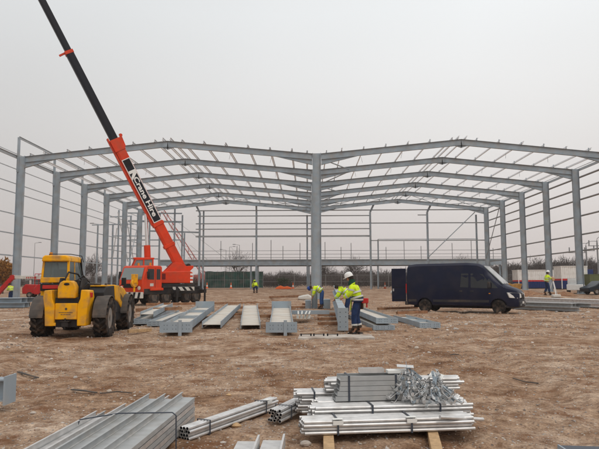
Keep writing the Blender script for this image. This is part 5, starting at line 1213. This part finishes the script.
# perimeter fence
M['orangeplastic'] = M['cone']
M['rustyellow'] = mat('rusty_yellow_paint', (.36, .19, .05), .8, 0, .3, 2)
def fence(pxa, pxb, y, hgt, label, step=3.0, net=None, name='site_fence', m='fence'):
    xa, xb = aty(pxa, 284, y).x, aty(pxb, 284, y).x; root = empty(name, (xa, y, FZ0(xa, y)), label, 'fence')
    n = max(1, int(abs(xb-xa)/step)); d = (xb-xa)/n
    for i in range(n+1):
        mb = MB(); mb.tube((i*d, 0, 0), (i*d, 0, hgt+.1), .05, n=6); mb.build('fence_post', M[m], root)
    for i in range(n):
        mb = MB()
        for z in (.12, hgt*.5, hgt-.05): mb.bar((i*d, .03, z), (i*d+d, .03, z), .03, .05)
        for k in range(11): mb.bar((i*d+d*k/11, .0, .1), (i*d+d*k/11, .0, hgt), .022, .02, up=(1,0,0))
        mb.build('fence_panel', M[m], root)
        if net:
            mb = MB(); N_ = 8; vs = []
            for yy in (.08, .13):
                for k in range(N_+1):
                    for z in (.1, hgt*net):
                        vs.append((i*d+d*k/N_, yy+.05*math.sin(k*1.7+i), z+(.08*math.sin(i*2+k*.9) if z > 1 else 0)))
            fs = []
            for f_ in range(2):
                for k in range(N_): o_ = f_*(N_+1)*2; fs.append((o_+2*k, o_+2*k+2, o_+2*k+3, o_+2*k+1))
            mb.add(vs, fs); mb.build('netting', M['net'], root)
    return root
fence(205, 263, 118, 3.3, 'mesh fence hung with dark green netting, behind the far gable left half', net=1.0)
fence(263, 420, 119, 2.6, 'grey wire fence behind the far gable, from the netting to the van')
fence(30, 160, 112, 2.4, 'grey wire fence behind the telehandler and crane cab')
fence(440, 530, 122, 2.6, 'grey wire fence between the van roof and the containers')
# containers
def container(px0, px1, y, hgt, dep, label, rot=0, end='cblue'):
    xa, xb = aty(px0, 284, y).x, aty(px1, 284, y).x; L = xb-xa; z = FZ0(xa, y)
    root = empty('site_cabin', (xa, y, z), label, 'site cabin', rz=rot)
    def corr(z0, z1, m, nm, pr=0):
        mb = MB(); n = int(L/.28); pts = []
        for i in range(n): x = L*i/n; w = L/n; pts += [(x, .0), (x+w*.3, .0), (x+w*.45, .035), (x+w*.85, .035)]
        pts += [(L, 0), (L, dep), (0, dep)]; pts = [(a_, b_-pr) for a_, b_ in pts]; mb.poly(pts, z0, z1, 'Z'); return mb.build(nm, M[m], root)
    corr(.15, hgt*.38, 'cblue', 'lower_wall'); corr(hgt*.38, hgt*.46, 'cred', 'red_stripe', .004); corr(hgt*.46, hgt-.1, 'cwhite', 'upper_wall')
    mb = MB(); mb.box((-.04, -.05, hgt-.1), (L+.04, dep+.05, hgt)); mb.build('roof', M['cwhite'], root)
    mb = MB(); mb.box((0, -.02, 0), (L, dep, .15)); mb.build('base_frame', M['black'], root)
    mb = MB(); mb.box((L+.002, .02, .15), (L+.03, dep-.02, hgt-.1)); mb.build('end_wall', M[end], root)
    for s in (.02, .98):
        mb = MB(); mb.box((L*s-.06, -.03, .1), (L*s+.06, .02, hgt-.02)); mb.build('corner_post', M['cwhite'], root)
    return root
container(518, 560, 96, 3.0, 2.5, 'long low white site cabin with blue base and red stripe behind the surveyor')
container(561.5, 588, 84, 3.25, 2.5, 'nearer taller white cabin with blue base and red stripe, behind the right-hand column', end='cblue')
xa = aty(588.5, 284, 90).x; mb = MB(); mb.box((0,0,0),(1.6,3,2.9)); o = mb.build('blue_cabin', M['cblue'], None, loc=(xa-.8, 90, FZ0(xa, 90)), bevel=.05); tag(o, 'plain blue cabin end peeping out right of the white cabins', 'site cabin')
xa = aty(590, 284, 82).x; mb = MB(); mb.box((0,0,0),(1.7,2.4,2.0)); mb.box((-.05,-.05,2.0),(1.75,2.45,2.08)); mb.box((.5,-.03,.1),(1.2,0,1.8)); o = mb.build('olive_tank', M['olive'], None, loc=(xa, 82, FZ0(xa, 82)), bevel=.03); tag(o, 'olive green storage tank near the right edge', 'storage tank')
# white pickup
p = aty(576.5, 296, 66); PU = empty('pickup_truck', (p.x, p.y, FZ0(p.x, p.y)), 'small white pickup truck partly behind the right-hand column', 'pickup', rz=R(63))
mb = MB(); mb.poly([(-2.1, .35), (2.2, .35), (2.25, .85), (1.3, 1.0), (.75, 1.55), (-.45, 1.6), (-.6, .98), (-2.1, .98)], -.8, .8, 'Y'); b_ = mb.build('body', M['white'], PU, bevel=.06, smooth=True)
mb = MB(); mb.poly([(.75, 1.02), (1.1, 1.02), (.68, 1.46), (.1, 1.48), (.1, 1.02)], -.815, .815, 'Y'); mb.build('side_window', M['glass_dark'], b_)
mb = MB(); mb.poly([(-.35, 1.05), (.02, 1.05), (.02, 1.48), (-.35, 1.49)], -.815, .815, 'Y'); mb.build('side_window', M['glass_dark'], b_)
mb = MB(); mb.box((-2.0, -.7, .985), (-.65, .7, 1.0)); mb.build('load_bed', M['dark'], b_)
mb = MB(); mb.tube((-.7, -.75, .95), (-.7, -.75, 1.6), .03); mb.tube((-.7, .75, .95), (-.7, .75, 1.6), .03); mb.tube((-.7, -.75, 1.6), (-.7, .75, 1.6), .03); mb.build('rack', M['white'], b_)
for x in (-1.3, 1.35):
    for s in (-1, 1): wheel(PU, (x, s*.75, .33), .33, .2, rimr=.6, side=1, steer=PI/2*s)
# dark car at right edge
p = aty(604, 296, 62); CAR = empty('parked_car', (p.x, p.y, FZ0(p.x, p.y)), 'dark blue car cut off by the right edge of the picture', 'car', rz=R(188))
mb = MB(); mb.poly([(-2.1, .3), (2.1, .3), (2.15, .7), (1.4, .92), (.75, 1.38), (-.9, 1.42), (-1.75, 1.0), (-2.1, .95)], -.84, .84, 'Y'); b_ = mb.build('body', M['car'], CAR, bevel=.07, smooth=True)
mb = MB(); mb.poly([(1.15, .96), (.72, 1.32), (-.85, 1.35), (-1.5, 1.0)], -.85, .85, 'Y'); mb.build('side_window', M['glass_dark'], b_)
for x in (-1.3, 1.3):
    for s in (-1, 1): wheel(CAR, (x, s*.78, .31), .31, .2, rimr=.6, side=1, steer=PI/2*s)
# cones and barriers
def cone_at(px, py, label, s=1.0):
    p = gnd(px, py); C_ = empty('traffic_cone', (p.x, p.y, ground_at(p.x, p.y)), label, 'traffic cone', group='traffic cones along the far edge'); C_.scale = (s,)*3
    mb = MB(); mb.lathe([(.17, .05), (.10, .45), (.035, .95), (.02, 1.0)], (0,0,0), 'Z', 16); mb.box((-.24,-.24,0),(.24,.24,.05)); mb.build('cone_body', M['cone'], C_, smooth=True)
    mb = MB(); mb.lathe([(.142, .30), (.096, .54), (.09, .54), (.136, .30)], (0,0,0), 'Z', 16); mb.build('cone_sleeve', M['white'], C_, smooth=True)
for px, lab in ((207, 'orange cone below the left end of the green netting'), (231, 'orange cone in front of the middle of the green netting'), (293, 'orange cone just left of the centre column'), (385, 'orange cone between two far posts left of the van')):
    cone_at(px, 288.6, lab, 1.15)
p = gnd(283.5, 289.2); mb = MB(); mb.poly([(-1.5,0),(1.4,0),(1.3,.28),(.6,.5),(.1,.38),(-.5,.62),(-1.1,.36)], -.3, .3, 'Y'); o = mb.build('barrier_block', M['cone'], None, loc=(p.x, p.y, ground_at(p.x, p.y)), bevel=.1, smooth=True); tag(o, 'low bright orange heap of barrier plastic left of the centre column', 'barrier')
p = gnd(395, 292); mb = MB(); mb.box((-.5,-.3,0),(.6,.4,.4)); o = mb.build('rubble_sack', M['offwhite'], None, loc=(p.x, p.y, ground_at(p.x, p.y)), bevel=.15, smooth=True); tag(o, 'whitish sack on the ground left of the open van door', 'sack')
p = aty(517, 284, 88); mb = MB(); mb.poly([(-1.3,0),(1.3,0),(1.6,.8),(.9,.85),(.2,.7),(-.3,.9),(-1.5,.75)], -.6, .6, 'Y'); o = mb.build('skip', M['rustyellow'], None, loc=(p.x-1, p.y, FZ0(p.x, p.y)), bevel=.1); tag(o, 'low rusty yellow skip seen between the van bonnet and a column', 'skip')
p = gnd(533, 298); 
for k, (px, py, w, hh, lab) in enumerate(((528, 296.5, 1.6, .45, 'heap of brown earth left of the surveyor'), (541, 297, 1.2, .3, 'lower brown earth heap at the surveyor boots'), (563, 296, 1.4, .35, 'brown earth heap right of the tripod'))):
    p = gnd(px, py); mb = MB(); mb.lathe([(w, -.1), (w*.85, hh*.3), (w*.55, hh*.8), (w*.2, hh), (w*.05, hh*1.02)], (0,0,0), n=14); mb.v = [(x*random.uniform(.8, 1.25), y*random.uniform(.8, 1.2), z*random.uniform(.8, 1.25)) for x, y, z in mb.v]
    o = mb.build('earth_heap', M['oldtimber'], None, loc=(p.x, p.y, ground_at(p.x, p.y))); tag(o, lab, 'earth heap')
# lattice crane far behind
LB = empty('lattice_crane', aty(204, 286, 128), 'faded red lattice crane jib far behind the crane boom', 'lattice crane'); LB.location.z = FZ0(LB.location.x, 128)
a_ = aty(206, 266, 128)-LB.location; b_ = aty(163, 211, 128)-LB.location
a_ = V((a_.x, 0, 2.2)); b_ = V((b_.x, 0, b_.z)); d_ = (b_-a_); Ld = d_.length; d_.normalize(); r_ = V((0,1,0)); u_ = r_.cross(d_)
mb = MB(); hw = .42
for sx in (-1, 1):
    for sy in (-1, 1): mb.bar(a_+r_*sx*hw+u_*sy*hw, b_+r_*sx*hw*.7+u_*sy*hw*.7, .09)
n_ = 16
for i in range(n_):
    t0, t1 = i/n_*Ld, (i+1)/n_*Ld; s_ = 1 if i % 2 else -1
    for q_ in (-1, 1):
        mb.bar(a_+d_*t0+r_*q_*hw*.95+u_*s_*hw*.95, a_+d_*t1+r_*q_*hw*.9-u_*s_*hw*.9, .06); mb.bar(a_+d_*t0+u_*q_*hw*.95+r_*s_*hw*.95, a_+d_*t1+u_*q_*hw*.9-r_*s_*hw*.9, .06)
mb.build('lattice_jib', M['redrust'], LB)
for k, (u0, v0, u1, v1) in enumerate(((163, 211, 186, 262), (163, 211, 230, 262), (190, 245, 215, 266))):
    p0_ = aty(u0, v0, 128)-LB.location; p1_ = aty(u1, v1, 128)-LB.location; mb = MB(); mb.tube(p0_, p1_, .03, n=5); mb.build('cable', M['pole'], LB)
mb = MB(); mb.box((-2, -1.4, 1.0), (1.6, 1.4, 2.8)); mb.build('machine_house', M['redrust'], LB, bevel=.1)
for s in (-1, 1): 
    mb = MB(); mb.poly([(-2.3, .3), (-2.0, 0), (2.0, 0), (2.3, .3), (2.3, .6), (2.0, .9), (-2.0, .9), (-2.3, .6)], s*1.3-.3, s*1.3+.3, 'Y'); mb.build('crawler_track', M['black'], LB)
# lamp posts
def lamp(px, pyt, y, arm, label):
    t = aty(px, pyt, y); g = FZ0(t.x, y); L_ = empty('street_lamp', (t.x, y, g), label, 'street lamp', group='street lamps beyond the site')
    mb = MB(); mb.tube((0,0,0), (0,0,t.z-g), .09, .05, n=8); mb.build('pole', M['pole'], L_, smooth=True)
    for s in (arm if isinstance(arm, tuple) else (arm,)):
        mb = MB(); mb.tube((0,0,t.z-g-.05), (s*1.0,0,t.z-g+.12), .04, n=6); mb.box((min(s*.9, s*1.6), -.14, t.z-g+.06), (max(s*.9, s*1.6), .14, t.z-g+.2)); mb.build('lamp_head', M['pole'], L_)
lamp(35, 243, 150, (1,), 'street lamp left of the telehandler cab'); lamp(226, 250, 150, (-1,), 'street lamp above the left part of the green netting'); lamp(229.5, 247, 160, (1,), 'taller street lamp close behind another above the green netting')
lamp(239.5, 245, 140, (-1,), 'street lamp with arm pointing left above the green netting'); lamp(98.5, 224, 112, (-1,), 'tall lamp post with arm left of the rear tower frame')
# substation gantries
def gantry(px, pyt, y, label, bus=True):
    t = aty(px, pyt, y); g = FZ0(t.x, y); G = empty('switchgear_mast', (t.x, y, g), label, 'electrical mast', group='substation masts at the right'); H = t.z-g
    mb = MB(); mb.tube((0,0,0), (0,0,H), .16, n=8); mb.bar((-1.9, 0, H-.6), (1.9, 0, H-.6), .14); mb.build('mast', M['pole'], G)
    for x in (-1.7, 0, 1.7):
        mb = MB(); pr = []
        for k in range(9): pr += [(.09, H-.5+k*.13), (.16, H-.46+k*.13)]
        mb.lathe(pr, (x, 0, 0), 'Z', 8); mb.build('insulator', M['pole'], G)
    pts = [(1.7*math.cos(t_)*1.0+1.7, 0, H+.7+.8*math.sin(t_)) for t_ in np.linspace(PI, PI*.35, 7)]; mb = MB(); mb.path(pts, .06, 6); mb.build('busbar', M['pole'], G)
gantry(577, 250, 135, 'leftmost substation mast beside the right-hand column'); gantry(586, 248, 132, 'substation mast in the middle of the group above the cabins'); gantry(597, 243, 128, 'tallest substation mast at the right edge')
# left machinery : articulated boom lift, red compressor, excavator
yb_ = 54.0
def on(px, py, y=yb_): return aty(px, py, y)
BL = empty('boom_lift', V((on(-6, 298).x, yb_, 0)), 'red articulated boom lift with white upper boom at the left edge', 'boom lift'); BLo = BL.location
BLo.z = FZ0(BLo.x, yb_); o_ = BL.location.copy()
def l_(px, py): return on(px, py)-o_
mb = MB(); mb.bar(l_(-8, 300), l_(12.5, 277.5), .35, .34, up=(0,1,0)); mb.build('lower_boom', M['red'], BL, bevel=.03)
mb = MB(); mb.bar(l_(12, 277), l_(41, 277.8), .28, .30); ub = mb.build('upper_boom', M['offwhite'], BL, bevel=.03)
mb = MB(); mb.lathe([(.22, -.2), (.22, .2)], l_(13, 277.3), 'Y', 14); mb.build('knuckle', M['red'], BL, smooth=True)
for k in range(6):
    mb = MB(); c = l_(27.5+k*1.8, 277.7); mb.box((c.x-.04, -.16, c.z-.07), (c.x+.04, -.145, c.z+.07)); mb.build('red_mark', M['red'], ub)
mb = MB(); mb.box((-4.6, .2, .35), (-1.2, 1.9, 1.0)); mb.build('chassis', M['red'], BL, bevel=.05)
for x in (-4.0, -1.8):
    for s in (-1, 1): wheel(BL, (x, 1.05+s*.85, .42), .42, .3, side=1, steer=PI/2*s)
mb = MB(); c = l_(43.5, 279)
for z in (-.55, -.05, .45):
    mb.path([(c.x-.6, -.4, c.z+z), (c.x+.6, -.4, c.z+z), (c.x+.6, .4, c.z+z), (c.x-.6, .4, c.z+z), (c.x-.6, -.4, c.z+z)], .03, 6)
for sx in (-.6, .6):
    for sy in (-.4, .4): mb.tube((c.x+sx, sy, c.z-.55), (c.x+sx, sy, c.z+.45), .03, n=6)
mb.build('basket', M['red'], BL)
for k, (px, y_, lab) in enumerate(((32, 62, 'red compressor trailer behind the boom lift'), (44, 60, 'red generator close behind the telehandler cab'))):
    p = gnd(px, 299); x_ = aty(px, 290, y_).x
    C_ = empty('compressor', (x_, y_, FZ0(x_, y_)), lab, 'compressor', group='red machines behind the telehandler')
    mb = MB(); mb.poly([(-.8, .4), (.8, .4), (.85, .9), (.6, 1.35), (-.5, 1.4), (-.85, 1.0)], -.5, .5, 'Y'); mb.build('canopy', M['red'], C_, bevel=.08, smooth=True)
    mb = MB(); mb.tube((.8, 0, .5), (1.7, 0, .45), .05); mb.build('towbar', M['black'], C_)
    mb = MB(); mb.lathe([(.1, 1.4), (.1, 1.8)], (-.2, 0, 0), 'Z', 10); mb.build('exhaust', M['offwhite'], C_)
    for s in (-1, 1): wheel(C_, (0, s*.55, .3), .3, .18, side=1, steer=PI/2*s)
# ---- trees
def twig_tree(h_, spread, n, r, seed, thick=.03):
    rs = np.random.default_rng(seed); V_ = []; F_ = []
    c = rs.normal(0, 1, (n, 3)); c /= np.linalg.norm(c, axis=1)[:, None]; rad = rs.random(n)**.45; c = c*rad[:, None]*np.array([spread, spread, h_*.34])
    lob = 1+.25*np.sin(3*np.arctan2(c[:, 1], c[:, 0])+seed)+.18*np.sin(5*np.arctan2(c[:, 2], c[:, 0])+seed*2); c *= lob[:, None]; c[:, 2] += h_*.62
    out = c-np.array([0, 0, h_*.35]); out /= np.linalg.norm(out, axis=1)[:, None]; d = out+rs.normal(0, .45, (n, 3)); d[:, 2] += .25; d /= np.linalg.norm(d, axis=1)[:, None]
    s = np.cross(d, rs.normal(0, 1, (n, 3))); s /= np.linalg.norm(s, axis=1)[:, None]; ln = r*rs.uniform(.6, 1.5, n)[:, None]
    a = c-d*ln/2+s*thick; b = c-d*ln/2-s*thick; e_ = c+d*ln/2+s*thick*.3; g_ = c+d*ln/2-s*thick*.3
    return np.stack([a, b, g_, e_], 1)
def quads_obj(Q, name, m, parent=None, loc=(0,0,0)):
    n = len(Q); me = bpy.data.meshes.new(name); me.vertices.add(4*n); me.vertices.foreach_set('co', Q.reshape(-1).astype(np.float32)); me.loops.add(4*n); me.loops.foreach_set('vertex_index', np.arange(4*n, dtype=np.int32))
    me.polygons.add(n); me.polygons.foreach_set('loop_start', np.arange(0, 4*n, 4, dtype=np.int32)); me.update(calc_edges=True); me.materials.append(m)
    o = bpy.data.objects.new(name, me); COL.objects.link(o); o.parent = parent; o.location = loc; return o
def limb(mb, p, d, L, r, depth, rs):
    q = p+d*L; mb.tube(p, q, r, r*.68, n=6, cap=False)
    if depth == 0: return
    for _ in range(3 if depth > 1 else 2):
        nd = (d+V((rs.uniform(-.8, .8), rs.uniform(-.8, .8), rs.uniform(-.1, .5)))).normalized(); limb(mb, p+d*L*rs.uniform(.6, 1.0), nd, L*rs.uniform(.55, .8), r*.6, depth-1, rs)
def tree(px, y, hgt, spread, n, m, label, name='bare_tree', cat='tree', thick=.035, tw=.9):
    x = aty(px, 284, y).x; g = FZ0(x, y); T_ = empty(name, (x, y, g), label, cat); rs = random.Random(int(px)); mb = MB(); limb(mb, V((0,0,-.1)), V((0,0,1)), hgt*.38, hgt*.028, 3, rs); mb.build('trunk', M['bark'], T_)
    quads_obj(twig_tree(hgt, spread, n, tw, int(px), thick), 'crown', M[m], T_)
tree(92, 175, 9.5, 3.6, 1500, 'twig', 'rounded bare winter tree showing between the left columns'); tree(83, 180, 7.5, 3.0, 1100, 'twig', 'smaller bare tree just left of the rounded winter tree')
tree(238, 170, 10.5, 4.2, 1100, 'twig', 'faint bare tree standing over the green netting'); tree(3, 75, 4.4, 1.35, 2200, 'gold', 'golden brown leafy bush tree at the left edge above the red boom', 'leafy_tree', thick=.10, tw=.3)
tree(322, 165, 7.5, 3.5, 1000, 'twig', 'bare tree behind the fence just right of the centre column'); tree(355, 168, 8.5, 3.2, 900, 'twig', 'bare tree behind the far posts left of the van'); tree(462, 165, 8.8, 3.2, 1000, 'twig', 'bare tree rising over the van roof')
tree(283, 114, 2.2, 1.4, 700, 'evergreen', 'dark green shrub left of the centre column at the fence foot', 'shrub', 'shrub', thick=.05, tw=.25)
# woodland belt : one mass
Qs = []; rs = np.random.default_rng(5)
pro = [twig_tree(1., .42, 620, .11, 40+k, .0062) for k in range(7)]
def belt(px0, px1, y0, y1, n, hfun):
    for _ in range(n):
        px = rs.uniform(px0, px1); y = rs.uniform(y0, y1); p_ = aty(px, 284, y); hh = hfun(px)*rs.uniform(.75, 1.15)*y/200
        q = pro[rs.integers(0, len(pro))]*np.array([hh*rs.uniform(.8, 1.3), hh*rs.uniform(.8, 1.3), hh]); th = rs.uniform(0, 6.28); c_, s_ = math.cos(th), math.sin(th)
        X = q[..., 0]*c_-q[..., 1]*s_+p_.x; Y = q[..., 0]*s_+q[..., 1]*c_+y; Z = q[..., 2]+.3-hh*.18; Qs.append(np.stack([X, Y, Z], -1))
hf = lambda px: float(np.interp(px, [-60, 0, 60, 110, 170, 205, 300, 380, 450, 500, 540, 600, 680], [4.2, 4.5, 4.2, 5, 5.5, 5.5, 5.8, 6.2, 6.5, 8.5, 9.8, 10.5, 10]))
belt(-70, 700, 190, 225, 480, hf); belt(480, 720, 165, 190, 90, lambda p_: hf(p_)*.9)
o = quads_obj(np.concatenate(Qs), 'woodland', M['twig']); tag(o, 'leafless brown woodland belt along the horizon', 'woodland', kind='stuff')
Qs = []
pro = [twig_tree(1., .8, 500, .09, 60+k, .012) for k in range(5)]
belt(-70, 700, 150, 170, 260, lambda p_: 3.2 if p_ < 190 else 4.6)
belt(180, 520, 124, 130, 130, lambda p_: 4.5)
o = quads_obj(np.concatenate(Qs), 'scrub_hedge', M['twig']); tag(o, 'low dark scrub and hedge behind the fences', 'hedge', kind='stuff')
# ---------------------------------------------------------------- light
w = bpy.data.worlds.new('World'); sc.world = w; w.use_nodes = True; nt = w.node_tree; N = nt.nodes; L = nt.links
bg = N['Background']; sky = N.new('ShaderNodeTexSky'); sky.sky_type = 'NISHITA'; sky.sun_disc = False
SE, SR = 52, 150
sky.sun_elevation = R(SE); sky.sun_rotation = R(SR); sky.air_density = 1.2; sky.dust_density = 4
tc = N.new('ShaderNodeTexCoord'); sp = N.new('ShaderNodeSeparateXYZ'); L.new(tc.outputs['Generated'], sp.inputs[0])
rp = N.new('ShaderNodeValToRGB'); e = rp.color_ramp.elements
stops = [(0.0, (5.9, 5.3, 5.15)), (.03, (6.1, 5.55, 5.4)), (.12, (7.0, 6.6, 6.4)), (.24, (7.9, 7.75, 7.6)), (.42, (8.9, 9.1, 9.15)), (1.0, (10., 10., 10.))]
while len(e) < len(stops): e.new(.5)
for k, (p, c) in enumerate(stops): e[k].position = p; e[k].color = (c[0]/10, c[1]/10, c[2]/10, 1)
L.new(sp.outputs[2], rp.inputs[0])
ml = N.new('ShaderNodeVectorMath'); ml.operation = 'SCALE'; ml.inputs['Scale'].default_value = 10; L.new(rp.outputs[0], ml.inputs[0])
# brighter cloud towards the middle and right, soft banks
nz = N.new('ShaderNodeTexNoise'); nz.inputs['Scale'].default_value = 1.3; nz.inputs['Detail'].default_value = 2
mp = N.new('ShaderNodeMapping'); mp.inputs['Scale'].default_value = (1, 1, 2.0); L.new(tc.outputs['Generated'], mp.inputs[0]); L.new(mp.outputs[0], nz.inputs['Vector'])
mr = N.new('ShaderNodeMapRange'); mr.inputs[1].default_value = .3; mr.inputs[2].default_value = .7; mr.inputs[3].default_value = .95; mr.inputs[4].default_value = 1.05; L.new(nz.outputs[0], mr.inputs[0])
mx_ = N.new('ShaderNodeMapRange'); mx_.inputs[1].default_value = -.5; mx_.inputs[2].default_value = .25; mx_.inputs[3].default_value = .84; mx_.inputs[4].default_value = 1.03; L.new(sp.outputs[0], mx_.inputs[0])
mm = N.new('ShaderNodeMath'); mm.operation = 'MULTIPLY'; L.new(mr.outputs[0], mm.inputs[0]); L.new(mx_.outputs[0], mm.inputs[1])
m2 = N.new('ShaderNodeVectorMath'); m2.operation = 'SCALE'; L.new(ml.outputs[0], m2.inputs[0]); L.new(mm.outputs[0], m2.inputs['Scale'])
mi = N.new('ShaderNodeMix'); mi.data_type = 'RGBA'; mi.inputs[0].default_value = .95; L.new(sky.outputs[0], mi.inputs[6]); L.new(m2.outputs[0], mi.inputs[7])
L.new(mi.outputs[2], bg.inputs['Color']); bg.inputs['Strength'].default_value = .1
sl = bpy.data.lights.new('sun', 'SUN'); sl.energy = .8; sl.angle = R(22); sl.color = (1, .95, .88)
so = bpy.data.objects.new('sun', sl); COL.objects.link(so)
sd = V((math.sin(R(SR))*math.cos(R(SE)), math.cos(R(SR))*math.cos(R(SE)), math.sin(R(SE))))
so.rotation_euler = sd.to_track_quat('Z', 'Y').to_euler()
HAZE = True
if HAZE:
    mb = MB(); mb.box((-700, -60, -1.6), (700, 700, 45)); m = bpy.data.materials.new('haze_air'); m.use_nodes = True; nt = m.node_tree
    nt.nodes.remove(nt.nodes['Principled BSDF']); pv = nt.nodes.new('ShaderNodeVolumePrincipled')
    pv.inputs['Color'].default_value = (.97, .95, .94, 1); pv.inputs['Density'].default_value = .0004; pv.inputs['Anisotropy'].default_value = .2
    nt.links.new(pv.outputs[0], nt.nodes['Material Output'].inputs['Volume'])
    o = mb.build('haze', m); tag(o, kind='stuff', label='thin grey winter haze over the whole site')
vs_ = sc.view_settings; vs_.view_transform = 'Standard'; vs_.look = 'None'; vs_.exposure = 0; vs_.gamma = 1; vs_.use_curve_mapping = False
sc.cycles.max_bounces = 6; sc.cycles.volume_bounces = 1; sc.cycles.use_denoising = True
for o in bpy.data.objects:
    if o.parent is None and 'category' in o and 'kind' not in o: o['kind'] = 'thing'
